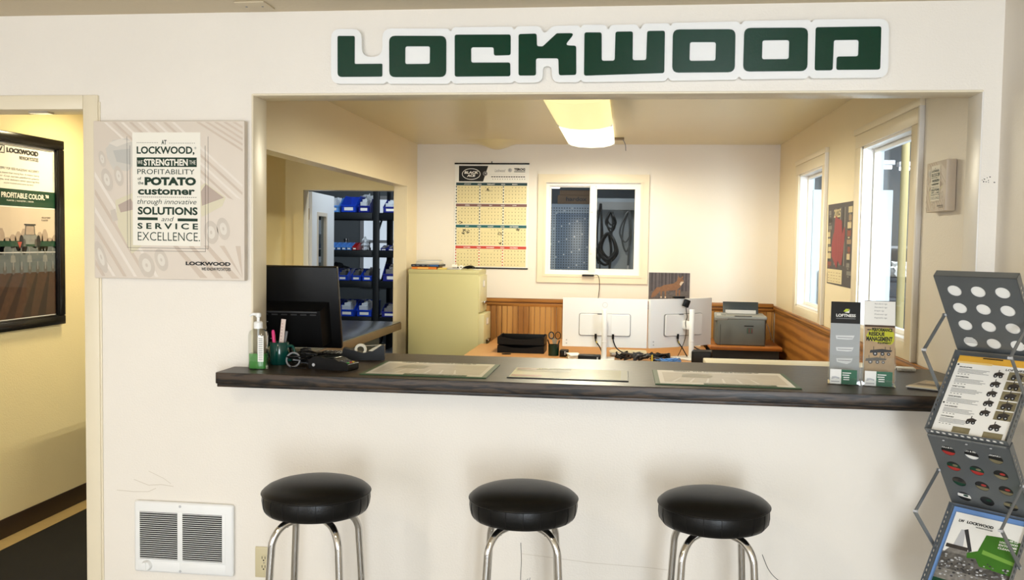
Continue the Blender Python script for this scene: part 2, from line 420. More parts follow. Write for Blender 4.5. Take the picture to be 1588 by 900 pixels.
# bulging patch over the back wall
pts = []
for i in range(17):
    for j in range(7):
        u = i/16*2-1; v = j/6
        h = .07*max(0, 1-u*u)**1.5*math.sin(PI*v)**.8*(.75+.25*math.sin(5*u+1))
        pts.append((-1.10+u*.28, 7.42+v*.36, CZ+.001-h))
b.add(pts, [(i*7+j, i*7+j+1, (i+1)*7+j+1, (i+1)*7+j) for i in range(16) for j in range(6)], ceilg)
struct(b, 'ceiling_back_room')
b = B(); b.box((-3.3, FY0, CZ), (PX0+.05, BY+.12, CZ+.1), hallp); struct(b, 'ceiling_hall')
vct = mat('cream_floor_tile', (196, 172, 122), .4, var=.12, vscale=20)
b = B(); b.box((-4.2, -2.5, -.06), (RX+RT, FY1, 0), mat('lobby_floor', (166, 164, 160), .45, var=.1)); struct(b, 'floor')
b = B(); b.box((PX0+.05, FY1, -.06), (RX+RT, BY+.12, 0), mat('office_carpet', (92, 88, 82), .9, bump=.4, scale=300)); struct(b, 'floor_back_room')
b = B(); grt = mat('tile_joint', (120, 100, 70), .7, var=.1)
b.box((-3.3, FY1, -.06), (PX0+.05, BY+.12, -.001), grt)
for i in range(5):
    for j in range(15):
        x0 = -3.135+i*.305; y0 = FY1+.02+j*.305
        b.box((x0+.001, y0+.001, -.01), (min(x0+.304, PX0+.05), min(y0+.304, BY+.12), 0), vct)
struct(b, 'floor_hall')
# lobby behind the camera: left wall and storefront wall with two window openings
b = B(); b.box((-4.3, -2.5, 0), (-4.2, FY1, CZ), wallp); struct(b, 'wall_left')
b = B(); xs = [(-4.2, -3.3), (-1.7, .33), (1.17, RX)]
for x0, x1 in xs: b.box((x0, -2.6, 0), (x1, -2.5, CZ), wallp)
for x0, x1 in ((-3.3, -1.7), (.33, 1.17)):
    b.box((x0, -2.6, 0), (x1, -2.5, .17), wallp); b.box((x0, -2.6, 2.27), (x1, -2.5, CZ), wallp)
struct(b, 'wall_rear')
for i, (x0, x1) in enumerate(((-3.3, -1.7), (.33, 1.17))):
    b = B(WALLM); frame(b, x0+.05, .22, x1-.05, 2.22, .05, 2.51, 2.56, dkgrey); b.box(((x0+x1)/2-.02, .22, 2.51), ((x0+x1)/2+.02, 2.22, 2.56), dkgrey)
    struct(b, 'window_%d' % (i+4))

# ---------------- the shop beyond the right wall and the parts warehouse beyond the back wall
shopw = mat('shop_wall_grey', (118, 124, 128), .6, var=.08); conc = mat('shop_concrete', (128, 132, 138), .6, var=.1, vscale=2)
b = B(); b.box((RX+RT, 12.5, 0), (8.0, 12.6, 3.6), shopw); b.box((8.0, 2.5, 0), (8.1, 12.6, 3.6), shopw); b.box((RX+RT, 2.4, 0), (8.0, 2.5, 3.6), shopw)
b.box((RX+RT-.13, BY+.12, 0), (RX+RT, 12.6, 3.6), shopw)
struct(b, 'wall_shop')
b = B(); b.box((RX+RT, 2.4, 3.6), (8.1, 12.6, 3.7), dkgrey); struct(b, 'ceiling_shop')
b = B(); b.box((RX+RT, 2.4, -.06), (8.1, 12.6, 0), conc); struct(b, 'floor_shop')
b = B(); b.box((-6.5, 12.5, 0), (RX, 12.6, 3.7), shopw); b.box((-6.6, BY, 0), (-6.5, 12.6, 3.7), shopw); b.box((-6.5, BY, 0), (-3.3, BY+.12, 3.7), shopw)
b.box((-3.3, BY+.002, CZ+.1), (RX, BY+.12, 3.7), shopw)
struct(b, 'wall_warehouse')
b = B(); b.box((-6.5, BY, 3.7), (RX, 12.6, 3.8), dkgrey); struct(b, 'ceiling_warehouse')
b = B(); b.box((-6.5, BY+.12, -.06), (RX, 12.6, 0), conc); struct(b, 'floor_warehouse')

# ================================================================== THINGS ON THE FRONT WALL
LET = {
'L':[[(-1.052,2.288),(-0.988,2.287),(-0.988,2.187),(-0.885,2.187),(-0.885,2.141),(-1.051,2.141)]],
'O':[[(-0.861,2.286),(-0.652,2.283),(-0.651,2.138),(-0.859,2.139)],[(-0.801,2.248),(-0.711,2.247),(-0.711,2.185),(-0.801,2.185)]],
'C':[[(-0.622,2.287),(-0.421,2.285),(-0.42,2.213),(-0.48,2.212),(-0.481,2.241),(-0.562,2.242),(-0.561,2.188),(-0.421,2.187),(-0.42,2.139),(-0.62,2.139)]],
'K':[[(-0.393,2.286),(-0.329,2.287),(-0.327,2.243),(-0.307,2.242),(-0.258,2.287),(-0.195,2.287),(-0.229,2.245),(-0.189,2.243),(-0.187,2.142),(-0.248,2.141),(-0.251,2.2),(-0.33,2.201),(-0.329,2.141),(-0.391,2.141)]],
'W':[[(-0.161,2.289),(-0.101,2.288),(-0.099,2.19),(-0.054,2.19),(-0.053,2.29),(0.007,2.29),(0.008,2.191),(0.055,2.191),(0.056,2.291),(0.117,2.291),(0.118,2.146),(-0.16,2.139)]],
'O2':[[(0.144,2.295),(0.356,2.293),(0.357,2.147),(0.145,2.147)],[(0.203,2.251),(0.291,2.25),(0.291,2.187),(0.203,2.187)]],
'O3':[[(0.385,2.297),(0.597,2.295),(0.599,2.149),(0.385,2.149)],[(0.447,2.254),(0.536,2.254),(0.536,2.19),(0.447,2.19)]],
'D':[[(0.622,2.296),(0.836,2.296),(0.837,2.152),(0.694,2.152),(0.694,2.197),(0.764,2.197),(0.764,2.252),(0.683,2.252),(0.682,2.151),(0.623,2.151)]],
}
BACK= [(-1.077, 2.314), (-0.964, 2.312), (-0.962, 2.213), (-0.886, 2.212), (-0.887, 2.313), (-0.646, 2.309), (-0.637, 2.297), (-0.627, 2.314), (-0.418, 2.313), (-0.408, 2.3), (-0.399, 2.314), (-0.317, 2.314), (-0.303, 2.284), (-0.273, 2.314), (-0.183, 2.314), (-0.175, 2.304), (-0.168, 2.316), (-0.088, 2.315), (-0.078, 2.295), (-0.07, 2.314), (0.02, 2.315), (0.032, 2.294), (0.042, 2.317), (0.128, 2.317), (0.136, 2.306), (0.142, 2.318), (0.363, 2.32), (0.374, 2.307), (0.381, 2.321), (0.6, 2.322), (0.608, 2.312), (0.616, 2.323), (0.861, 2.322), (0.864, 2.125), (0.615, 2.125), (0.606, 2.135), (0.597, 2.124), (0.381, 2.123), (0.372, 2.135), (0.364, 2.122), (0.14, 2.12), (0.131, 2.133), (0.123, 2.119), (-0.163, 2.117), (-0.171, 2.127), (-0.18, 2.117), (-0.272, 2.117), (-0.275, 2.174), (-0.305, 2.174), (-0.305, 2.117), (-0.396, 2.116), (-0.405, 2.125), (-0.414, 2.116), (-0.625, 2.115), (-0.634, 2.128), (-0.643, 2.114), (-0.859, 2.116), (-0.869, 2.125), (-0.879, 2.116), (-1.076, 2.117)]
t = thing('wall_sign', 'long white cut-out wall sign with glossy green block lettering above the service opening', 'sign', (0, FY0, 0))
b = B(WALLM); b.shape([fillet(BACK, .034)], .004, .026, white); b.build('sign_backing', t)
for k, lp in LET.items():
    b = B(WALLM)
    rs = {'L': [.006,.006,.006,.004,.006,.016]}.get(k, None)
    loops = [fillet(l, rs if (rs and i == 0) else (.022 if (i == 0 and len(l) == 4) else .008)) for i, l in enumerate(lp)]
    b.shape(loops, .026, .029, green); b.build('letter', t)

def fit_lines(b, lines, mp, n):
    # lines: (text, x0, y0, x1, y1, material, bold, shear), in the print's own grid; mp maps the grid to (u, v)
    for (s, x0, y0, x1, y1, m, bo, sh) in lines:
        a = mp(x0, y1); c = mp(x1, y0)
        b.text(s, a[0], a[1], c[0], c[1], n, m, bo, sh)
SLOGAN = [('AT', 374, 134, 402, 158, 1, .03, 0), ('LOCKWOOD,', 240, 168, 552, 214, 1, .03, 0), ('\u00ae', 552, 170, 562, 182, 1, 0, 0),
 ('WE', 244, 242, 272, 262, 0, 0, 0), ('STRENGTHEN', 278, 234, 516, 270, 0, .035, 0), ('THE', 524, 242, 558, 262, 0, 0, 0),
 ('PROFITABILITY', 243, 288, 552, 315, 1, 0, 0), ('of', 244, 330, 264, 346, 1, .01, 0), ('the', 246, 352, 276, 370, 1, .01, 0), ('POTATO', 282, 330, 560, 374, 1, .06, 0),
 ('customer', 245, 388, 554, 424, 1, .035, 0), ('through innovative', 242, 446, 562, 482, 1, -.004, .25), ('SOLUTIONS', 244, 488, 568, 530, 1, .035, 0),
 ('and', 372, 540, 440, 564, 1, -.004, .25), ('S E R V I C E', 242, 574, 570, 606, 1, .03, 0), ('EXCELLENCE.', 243, 622, 580, 668, 1, -.006, 0),
 ('LOCKWOOD', 503, 776, 744, 796, 2, .05, 0), ('WE KNOW POTATOES', 588, 806, 744, 823, 2, .025, 0)]
def slogan(b, mp, n, text=True):
    def R(x0, y0, x1, y1, m, dn=0):
        a = mp(x0, y1); c = mp(x1, y0); b.rect(a[0], a[1], c[0], c[1], n+dn, m)
    def Pg(pts, m, dn=0): b.poly([mp(*p) for p in pts], n+dn, m)
    base = mat('print_tan', (222, 210, 196), .6, var=.03); st = mat('print_furrow', (206, 190, 174), .6, var=.04); st2 = mat('print_furrow_light', (232, 222, 210), .6, var=.03)
    pale = mat('print_pale_tractor', (206, 200, 190), .6); tyre = mat('print_faded_tyre', (206, 195, 182), .6); rim = mat('print_pale_rim', (222, 214, 202), .6); win_ = mat('print_faded_window', (190, 187, 180), .6)
    yel = mat('print_pale_yellow', (218, 209, 182), .6); shade_ = mat('print_faded_hopper', (184, 166, 154), .6); panel = mat('print_panel', (240, 235, 222), .6)
    # furrows running from upper left to lower right
    for i in range(9):
        x = 60+i*46; Pg([(x, 40), (x+17, 40), (min(x+470, 808), 40+(min(x+470, 808)-x-17)*.9), (min(x+440, 806), 40+(min(x+440, 806)-x)*.9)], st if i % 2 else st2, .0001)
    for i in range(5):
        x = 560+i*48; Pg([(x, 40), (x+20, 40), (808, 40+(808-x-20)*.62), (808, 40+(808-x)*.62)], st, .00015)
    for i in range(6):
        y = 300+i*95; Pg([(8, y), (8, y+30), (8+(862-y-30)*.62, 862), (8+(862-y)*.62, 862)], st if i % 2 else st2, .0001)
    for i in range(5):
        x = 430+i*85; Pg([(x, 690), (x+26, 690), (min(808, x+190), 862), (min(808, x+150), 862)], st, .0001)
    def wheel(cx, cy, rx, ry, a):
        for m, k, dd in ((tyre, 1, .0003), (rim, .55, .0004), (tyre, .16, .0005)):
            p = []
            for j in range(18):
                u = rx*k*math.cos(2*PI*j/18); v = ry*k*math.sin(2*PI*j/18)
                p.append((cx+u*math.cos(a)-v*math.sin(a), cy+u*math.sin(a)+v*math.cos(a)))
            Pg(p, m, dd)
    wheel(50, 235, 18, 44, -.2); wheel(75, 345, 28, 62, -.25); wheel(140, 325, 24, 55, -.2)
    Pg([(70, 180), (110, 135), (185, 125), (225, 150), (225, 260), (190, 300), (110, 290), (78, 230)], pale, .00025)
    Pg([(110, 190), (200, 180), (205, 265), (130, 250)], win_, .0003); Pg([(85, 150), (150, 128), (215, 140), (130, 170)], rim, .00032)
    Pg([(120, 455), (215, 415), (330, 560), (260, 700), (210, 740), (135, 600)], yel, .00025); Pg([(135, 480), (205, 445), (235, 500), (150, 520)], shade_, .0003)
    Pg([(92, 510), (120, 500), (135, 560), (105, 572)], tyre, .0003)
    Pg([(560, 395), (610, 358), (718, 435), (700, 480), (590, 540)], yel, .00025); Pg([(585, 405), (612, 366), (708, 436), (590, 480)], shade_, .0003)
    wheel(640, 620, 38, 62, -.15); wheel(705, 600, 34, 60, -.2)
    wheel(290, 800, 42, 68, -.3); wheel(370, 770, 34, 62, -.3); wheel(40, 760, 26, 90, -.3)
    for k in (0, 16):
        for (x0, y0, x1, y1) in ((186+k, 115+k*3, 187.6+k, 708+k), (186+k, 706+k, 624-k, 707.6+k), (614-k+10, 115+k*3, 615.6-k+10, 708+k)): R(x0, y0, x1, y1, ink, .0006)
    R(216, 94, 584, 694, panel, .0007)
    for i in range(13): R(241+i*9.2, 147, 245+i*9.2, 150, ink, .001)
    for i in range(15): R(415+i*9.6, 149, 419+i*9.6, 152, ink, .001)
    for i in range(30): R(243+i*10.8, 434, 248+i*10.8, 438, ink, .001)
    R(240, 226, 564, 276, inkg, .0009); R(243, 544, 352, 559, inkg, .001); R(460, 548, 568, 563, inkg, .001)
    if text:
        fit_lines(b, [(s, x0, y0, x1, y1, (panel, inkg, ink)[c], bo, sh) for s, x0, y0, x1, y1, c, bo, sh in SLOGAN], mp, n+.0013)
    return base
# large canvas print
t = thing('canvas_print', 'large square canvas print of tractors and a slogan hanging beside the left doorway', 'wall art', (-1.995, FY0, 1.394))
cw, chh = .594, .590
base = mat('print_tan', (222, 210, 196), .6, var=.03)
b = B(WALLM); b.box((0, 0, .002), (cw, chh, .034), base, .004); b.build('canvas', t)
b = B(WALLM); slogan(b, lambda x, y: (.004+(x-6)/806*(cw-.008), .004+(868-y)/830*(chh-.008)), .0344); b.build('printed_artwork', t, recalc=False)

# small canvas on the right wall
t = thing('canvas_print', 'small tan slogan block mounted on the right wall near the opening jamb', 'wall art', (RX, 3.925, 1.696), -PI/2)
b = B(WALLM); b.box((0, 0, .002), (.232, .197, .040), base, .004); b.build('canvas', t)
b = B(WALLM); slogan(b, lambda x, y: (.003+(x-6)/806*.226, .003+(868-y)/830*.191), .0404); b.build('printed_artwork', t, recalc=False)

# framed poster in the hall
t = thing('framed_poster', 'black framed poster under glass on the hall wall beyond the left doorway', 'wall art', (-3.135, 4.10, 1.06), PI/2)
fw_, fh_ = .705, 1.016
blackf = mat('black_frame_lacquer', (16, 14, 13), .22)
b = B(WALLM)
for (p, q) in (((0, 0), (fw_, .05)), ((0, fh_-.05), (fw_, fh_)), ((0, .05), (.05, fh_-.05)), ((fw_-.05, .05), (fw_, fh_-.05))):
    b.box((p[0], p[1], .001), (q[0], q[1], .030), blackf, .006)
for (p, q) in (((.034, .034), (fw_-.034, .056)), ((.034, fh_-.056), (fw_-.034, fh_-.034)), ((.034, .056), (.056, fh_-.056)), ((fw_-.056, .056), (fw_-.034, fh_-.056))):
    b.box((p[0], p[1], .002), (q[0], q[1], .022), blackf, .003)
b.build('frame', t)
b = B(WALLM); b.rect(.05, .05, fw_-.05, fh_-.05, .004, whitep)
pu0, pu1 = .056, fw_-.056
def pv(y): return .06+(930-y)/(930-190)*(fh_-.12)   # grid rows of the sheet
soil = mat('print_soil', (70, 46, 32), .7, var=.5, vscale=40); sky_ = mat('print_hazy_sky', (206, 190, 172), .6, var=.06); mach = mat('print_machine', (92, 100, 104), .6, var=.3, vscale=30)
b.rect(pu0, pv(930), pu1, pv(735), .0045, soil); b.rect(pu0, pv(735), pu1, pv(600), .0045, mach); b.rect(pu0, pv(610), pu1, pv(455), .0044, sky_)
b.rect(pu0, pv(622), pu1, pv(598), .0048, pgreen); b.rect(pu0, pv(450), pu1, pv(378), .0048, pgreen)
for k in range(6): b.poly([(pu1-.05-k*.1, pv(735)), (pu1-.065-k*.1, pv(735)), (pu1-.16-k*.13, pv(930)), (pu1-.09-k*.13, pv(930))], .0047, mat('print_furrow_dark', (44, 28, 20), .7, var=.4, vscale=40))
haze = mat('print_hazy_trees', (168, 150, 136), .6, var=.2, vscale=40); mach2 = mat('print_machine_pale', (128, 130, 128), .6, var=.3, vscale=40)
for k in range(14): b.poly(circle(pu0+.02+k*.044, pv(600), .030, 10, .022+.016*((k*5) % 4)), .0045, haze)
machd_ = mat('print_cab_dark', (84, 82, 80), .6, var=.2, vscale=50)
u = pu1-.215   # tractor coming head on above the planter
b.poly(fillet([(u-.060, pv(612)), (u+.060, pv(612)), (u+.056, pv(572)), (u+.030, pv(560)), (u-.030, pv(560)), (u-.056, pv(572))], .008), .0049, mach2)
b.poly(fillet([(u-.044, pv(572)), (u+.044, pv(572)), (u+.038, pv(528)), (u-.038, pv(528))], .006), .005, machd_)
b.poly(fillet([(u-.036, pv(570)), (u+.036, pv(570)), (u+.031, pv(534)), (u-.031, pv(534))], .005), .0052, haze); b.rect(u-.048, pv(530), u+.048, pv(524), .0053, ink)
for s in (-1, 1): b.poly(circle(u+s*.070, pv(600), .018, 14, .034), .0051, ink); b.poly(circle(u+s*.046, pv(606), .010, 12, .022), .0053, machd_)
for k in range(9): b.rect(pu1-.02-k*.066, pv(672), pu1-.026-k*.066, pv(628), .0050, mach2); b.poly(fillet([(pu1-.002-k*.066, pv(690)), (pu1-.044-k*.066, pv(690)), (pu1-.040-k*.066, pv(660)), (pu1-.008-k*.066, pv(660))], .006), .0051, mach2 if k % 2 else mach)
for k in range(9): b.poly(circle(pu1-.022-k*.066, pv(722), .015, 12, .024), .0052, machd_); b.rect(pu1-.018-k*.066, pv(722), pu1-.026-k*.066, pv(688), .0053, grey)
b.poly([(pu1-.300, pv(630)), (pu1-.318, pv(602)), (pu1-.282, pv(602))][::-1], .0056, mat('print_red_triangle', (176, 74, 58), .6))
b.rect(pu0, pv(650), pu1, pv(645), .005, ltgrey)
mp = lambda x, y: (pu1-(215-x)*.00215, pv(y))
b.text('LW', mp(-18, 0)[0], pv(225), mp(18, 0)[0], pv(205), .006, ink, .05)
frm = [(mp(-24, 0)[0], pv(230)), (mp(24, 0)[0], pv(230)), (mp(24, 0)[0], pv(200)), (mp(-24, 0)[0], pv(200))]
for i in range(4):
    a, c = frm[i], frm[(i+1) % 4]; d = .002; b.rect(min(a[0], c[0])-d, min(a[1], c[1])-d, max(a[0], c[0])+d, max(a[1], c[1])+d, .0055, ink)
for s, x0, y0, x1, y1, bo, m in (('LOCKWOOD', 32, 205, 150, 226, .05, ink), ('WE KNOW POTATOES', 78, 234, 150, 250, .02, ink),
   ('THE BEST IN THE INDUSTRY FOR SEED PLACEMENT ACCURACY', -70, 288, 152, 298, .0, ink),
   ('Higher productivity means more than being fast. It means being', -90, 308, 152, 317, .0, ink), ('accurate. The Air Cup series platform plants', -70, 322, 152, 331, .0, ink),
   ('faster, is more reliable, and delivers seed spacing like', -80, 336, 152, 345, .0, ink), ("you've touched every piece by hand.", 20, 350, 130, 359, .0, ink),
   ('GREEN. THE PROFITABLE COLOR.\u2122', -90, 392, 190, 416, .03, whitep), ('PLANTER  |  HARVESTER  |  SEEDER', 30, 424, 130, 432, .01, whitep), ('AIR CUP SERIES', 160, 490, 196, 497, .01, ink), ('PLANTER', 160, 502, 186, 509, .01, ink)):
    a = mp(x0, y1); c = mp(x1, y0); b.text(s, a[0], a[1], c[0], c[1], .0062, m, bo)
for (u0, v0, u1, v1) in ((pu0+.01, pv(197), pu1-.02, pv(195)), (pu1-.012, pv(372), pu1-.010, pv(205))): b.rect(u0, v0, u1, v1, .0055, ink)
b.build('poster', t, recalc=False)
b = B(WALLM); b.box((.05, .05, .009), (fw_-.05, fh_-.05, .011), glass('poster_glass', (1, 1, 1), .02)); b.build('frame_glass', t)

# wall heater
t = thing('wall_heater', 'white louvred wall heater set low in the wall left of the stools', 'heater', (-1.850, FY0, .268))
hw, hh = .398, .276
b = B(WALLM); b.box((0, 0, .001), (hw, hh, .022), white, .010, 3); b.box((.018, .048, .02), (hw-.03, hh-.035, .0235), white, .003)
b.box((.018, .008, .02), (.186, .044, .0232), white, .002); b.box((.190, .008, .02), (hw-.03, .044, .0232), white, .002); b.build('heater_cover', t)
b = B(WALLM)
for u0, u1 in ((.026, .177), (.198, .355)): b.box((u0, .054, .0232), (u1, hh-.04, .0242), blackm)
b.build('grille_back', t)
b = B(WALLM)
for u0, u1 in ((.026, .177), (.198, .355)):
    for i in range(23):
        v = .056+i*.0080; b.box((u0, v, .0238), (u1, v+.0026, .0258), white, .001, 1)
b.build('louvres', t)
b = B(WALLM @ Matrix.Translation((.055, .028, .022))); b.lathe([(.0, 0), (.020, 0), (.020, .006), (.016, .016), (.0, .017)], white, 24); b.box((-.003, -.015, .014), (.003, .015, .021), white, .001); b.build('knob', t)
for v in (.012, hh-.014): b = B(WALLM); b.lathe([(.005, .020), (.005, .0245), (0, .0255)], ltgrey, 10, (.188, v, 0)); b.build('screw', t)
# outlet
t = thing('wall_outlet', 'almond duplex wall outlet behind the left stool', 'outlet', (-1.372, FY0, .268))
alm = mat('almond_plastic', (206, 194, 158), .4)
b = B(WALLM); b.box((0, 0, 0), (.072, .118, .006), alm, .004); b.build('outlet_plate', t)
for v in (.026, .060):
    b = B(WALLM); b.prism(fillet([(.020, v), (.052, v), (.052, v+.030), (.020, v+.030)], .010), .005, .0085, alm)
    for u in (.029, .041): b.box((u-.0012, v+.013, .0084), (u+.0012, v+.023, .0088), blackm)
    b.prism(circle(.035, v+.008, .003, 10), .0084, .0088, blackm); b.build('receptacle', t)
b = B(WALLM); b.lathe([(.003, .005), (.003, .0072), (0, .0076)], chrome, 10, (.036, .0575, 0)); b.build('screw', t)
# blank cover on the lobby ceiling
t = tag(B().box((-.055, -.055, -.006), (.055, .055, 0), ceilp, .003).lathe([(.004, -.008), (.004, -.006)], grey, 8, (.03, 0, 0)).lathe([(.004, -.008), (.004, -.006)], grey, 8, (-.03, 0, 0)).build('ceiling_cover_plate', None, (-1.335, 3.20, CZ)), 'small square blank cover plate on the lobby ceiling above the canvas', 'cover plate')

# ================================================================== STOOLS
def make_stool(label, loc, rz):
    t = thing('bar_stool', label, 'stool', loc, rz, 'black bar stools at the counter')
    prof = [(0, .785), (.04, .7845), (.08, .782), (.115, .777), (.14, .770), (.158, .762), (.168, .754), (.171, .749), (.170, .7465)]
    b = B(); b.lathe(prof, vinylblack, 56); b.build('seat', t, ang=50)
    b = B(); b.lathe([(.168, .747), (.1695, .742), (.170, .72), (.167, .70), (.158, .687), (.142, .681), (.10, .679), (0, .679)], vinylblack, 56); b.build('seat_band', t, ang=50)
    b = B(); N = 56
    b.tube([(.1712*math.cos(2*PI*k/N), .1712*math.sin(2*PI*k/N), .7465) for k in range(N+1)], .0028, vinylblack, 8, False)
    for k in range(20):
        a = 2*PI*k/20
        b.tube([(r*math.cos(a), r*math.sin(a), z) for r, z in ((.1697, .744), (.1706, .72), (.1676, .70), (.159, .688))], .0008, blackm, 4)
    b.build('piping', t)
    b = B(); b.lathe([(0, .672), (.10, .672), (.11, .675), (.11, .680), (0, .680)], blackm, 32); b.build('swivel_plate', t)
    for k in range(4):
        a = PI/4+k*PI/2; d = Vector((math.cos(a), math.sin(a), 0))
        path = smooth_path([d*.02+Vector((0, 0, .664)), d*.07+Vector((0, 0, .663)), d*.115+Vector((0, 0, .652)), d*.146+Vector((0, 0, .615)), d*.155+Vector((0, 0, .55)), d*.172+Vector((0, 0, .3)), d*.192+Vector((0, 0, .012))], 6)
        b = B(); b.tube(path, .0118, chrome, 12); lg = b.build('leg', t)
        b = B(); b.lathe([(.0, 0), (.015, 0), (.015, .02), (.012, .03)], blackm, 14, tuple(d*.1925)); b.build('foot_cap', lg)
        b = B(); b.lathe([(.0, .645), (.005, .645), (.006, .653), (.003, .654)], chrome, 8, tuple(d*.1)); b.build('bolt', lg)
    b = B(); b.tube([(.164*math.cos(2*PI*k/N), .164*math.sin(2*PI*k/N), .27) for k in range(N+1)], .009, chrome, 10, False); b.build('foot_ring', t)
    return t
make_stool('leftmost black vinyl bar stool, next to the wall heater and the outlet', (-.969, 2.822, 0), 0)
make_stool('middle black vinyl bar stool with chrome legs below the centre counter mat', (-.306, 2.863, 0), math.radians(6))
make_stool('rightmost black vinyl bar stool with chrome legs, nearest the literature rack', (.287, 2.894, 0), math.radians(3))

# ================================================================== COUNTER AND WHAT STANDS ON IT
CT = 1.07
b = B()
out = [(-1.455, 3.13), (1.05, 3.13), (1.232, 3.13), (1.232, 3.295), (1.172, 3.295), (1.172, 3.425), (1.232, 3.425), (1.232, 3.70), (1.215, 3.835), (-1.795, 3.835), (-1.795, 3.427), (-1.376, 3.427), (-1.376, 3.294), (-1.455, 3.294)]
b.shape([fillet(out, [.012, 0, .02, 0, 0, 0, 0, .03, .03, .01, 0, 0, 0, 0])], 1.0295, CT, counterwood, .003)
b.box((-1.448, 3.134, 1.018), (1.05, 3.150, 1.031), counterwood, .002)
tag(b.build('service_counter'), 'dark stained oak counter top running across the service opening', 'counter')

# printed counter mats
matg = mat('mat_green_edge', (62, 92, 62), .45); matpaper = mat('mat_sheet', (238, 236, 230), .22, var=.02, vscale=12); matpale = mat('mat_sheet_pale', (234, 232, 202), .22, var=.03, vscale=12)
def counter_mat(label, loc, w, d, kind, rz=0):
    t = thing('counter_mat', label, 'counter mat', loc, rz, 'printed mats on the counter')
    b = B(); b.box((0, 0, 0), (w, d, .004), matg if kind == 0 else mat('mat_black_edge', (36, 38, 34), .4), .0015, 1); b.build('mat_base', t)
    b = B(); m = .018 if kind == 0 else .006
    b.rect(m, .012, w-m, d-m*.5, .0043, matpaper if kind == 0 else matpale)
    if kind == 0:
        b.text('GREEN. THE PROFITABLE COLOR.\u2122', w*.16, d-.035, w*.80, d-.016, .0046, ink, .03)
        hz = mat('mat_field', (214, 208, 198), .25, var=.1, vscale=14); b.rect(w*.07, .05, w*.93, d-.06, .0044, hz)
        b.rect(w*.34, .013, w*.84, .042, .0047, matg)
        b.text('PLANTERS  |  HARVESTERS  |  SEED CUTTERS', w*.37, .022, w*.80, .032, .005, matpaper, .02)
        for i in range(6): b.poly([(w*(.12+.12*i), .06), (w*(.14+.12*i), .06), (w*(.2+.1*i), .16), (w*(.19+.1*i), .16)], .0046, matpaper)
        b.poly([(w*.2, .18), (w*.42, .18), (w*.44, .25), (w*.32, .28), (w*.22, .25)], .0047, mat('mat_machine', (168, 168, 156), .3, var=.2, vscale=30))
    else:
        b.rect(.015, .16, w*.5, d-.03, .0045, mat('mat_photo', (160, 158, 128), .25, var=.25, vscale=26)); b.rect(.010, .03, w*.28, .07, .0046, mat('mat_red', (170, 108, 90), .3, var=.1))
        b.rect(.012, d-.06, w*.2, d-.012, .0047, mat('mat_photo_brown', (148, 112, 92), .3, var=.3, vscale=40))
        for i in range(9): b.rect(w*.52, .05+i*.022, w*(.86-.03*(i % 3)), .056+i*.022, .0046, mat('mat_text_grey', (176, 178, 146), .4))
        b.text('LOCKWOOD', w*.22, d-.036, w*.5, d-.016, .0048, ink, .03)
        b.rect(w-.028, .012, w-.006, d-.01, .0046, mat('mat_side_grey', (150, 150, 130), .3))
    b.build('printed_sheet', t, recalc=False)
counter_mat('green edged printed mat on the counter in front of the card terminal', (-.940, 3.190, CT), .46, .365, 0)
counter_mat('pale yellowish printed mat in the middle of the counter', (-.412, 3.225, CT), .43, .262, 1)
counter_mat('green edged printed mat on the counter beside the brochure holder', (.108, 3.185, CT), .49, .358, 0)

# sanitizer bottle
t = thing('pump_bottle', 'clear pump bottle of green sanitizer gel at the left jamb', 'bottle', (-1.343, 3.255, CT))
clear = glass('clear_plastic', (.93, .95, .93), .16); gel = mat('green_gel', (70, 142, 66), .12, coat=.3)
def rrect(w, d, r): return fillet([(-w, -d), (w, -d), (w, d), (-w, d)], r)
b = B(); b.prism(rrect(.031, .021, .012), .003, .058, gel); b.build('gel', t)
b = B()
ring = [(.033, .023, 0), (.034, .024, .004), (.034, .024, .125), (.030, .021, .140), (.016, .014, .150), (.013, .013, .156)]
V = []; n_ = None
for w, d, z in ring:
    p = rrect(w, d, min(w, d)*.6); n_ = len(p); V += [(x, y, z) for x, y in p]
F = [tuple(range(n_))[::-1]]+[(i*n_+k, i*n_+(k+1) % n_, (i+1)*n_+(k+1) % n_, (i+1)*n_+k) for i in range(len(ring)-1) for k in range(n_)]
b.add(V, F, clear); b.build('bottle_body', t)
b = B(); b.lathe([(.0, .150), (.0165, .150), (.0165, .172), (.013, .176), (.006, .177), (.006, .192), (.009, .193), (.011, .200), (.009, .207), (0, .208)], white, 20)
b.tube([(.004, 0, .202), (-.020, -.004, .203), (-.030, -.006, .196)], [.007, .005, .004], white, 10); b.tube([(0, 0, .15), (0, 0, .02)], .004, ltgrey, 8); b.build('pump', t)
b = B(WALLM); b.rect(.008, .03, .030, .122, .0246, whitep)
for i in range(12): b.rect(.011, .036+i*.007, .027, .0385+i*.007, .0248, grey)
b.build('label', t)
# mug with pens
t = thing('mug', 'dark green mug holding pens beside the sanitizer bottle', 'mug', (-1.318, 3.400, CT))
mugg = mat('green_glaze', (10, 66, 58), .14, coat=.3)
b = B(); b.lathe([(0, 0), (.034, 0), (.037, .004), (.037, .084), (.0355, .086), (.034, .084), (.034, .008), (0, .008)], mugg, 32); b.build('mug_body', t, ang=40)
b = B(); b.tube(smooth_path([(.034, -.004, .070), (.052, -.006, .072), (.063, -.008, .055), (.060, -.008, .032), (.048, -.006, .018), (.034, -.004, .020)], 5), .0055, mugg, 10); b.build('handle', t)
def pen(name, label, base, top, r, m, capm=None):
    b = B(); a, c = Vector(base), Vector(top); b.tube([a, a+(c-a)*.94, c], [r, r, r*.6], m, 10)
    if capm: b.tube([a+(c-a)*.62, a+(c-a)*.985], r*1.15, capm, 10)
    return tag(b.build(name), label, 'pen', 'pens in the green mug')
mx, my = -1.318, 3.400
pk = mat('highlighter_pink', (236, 60, 130), .4)
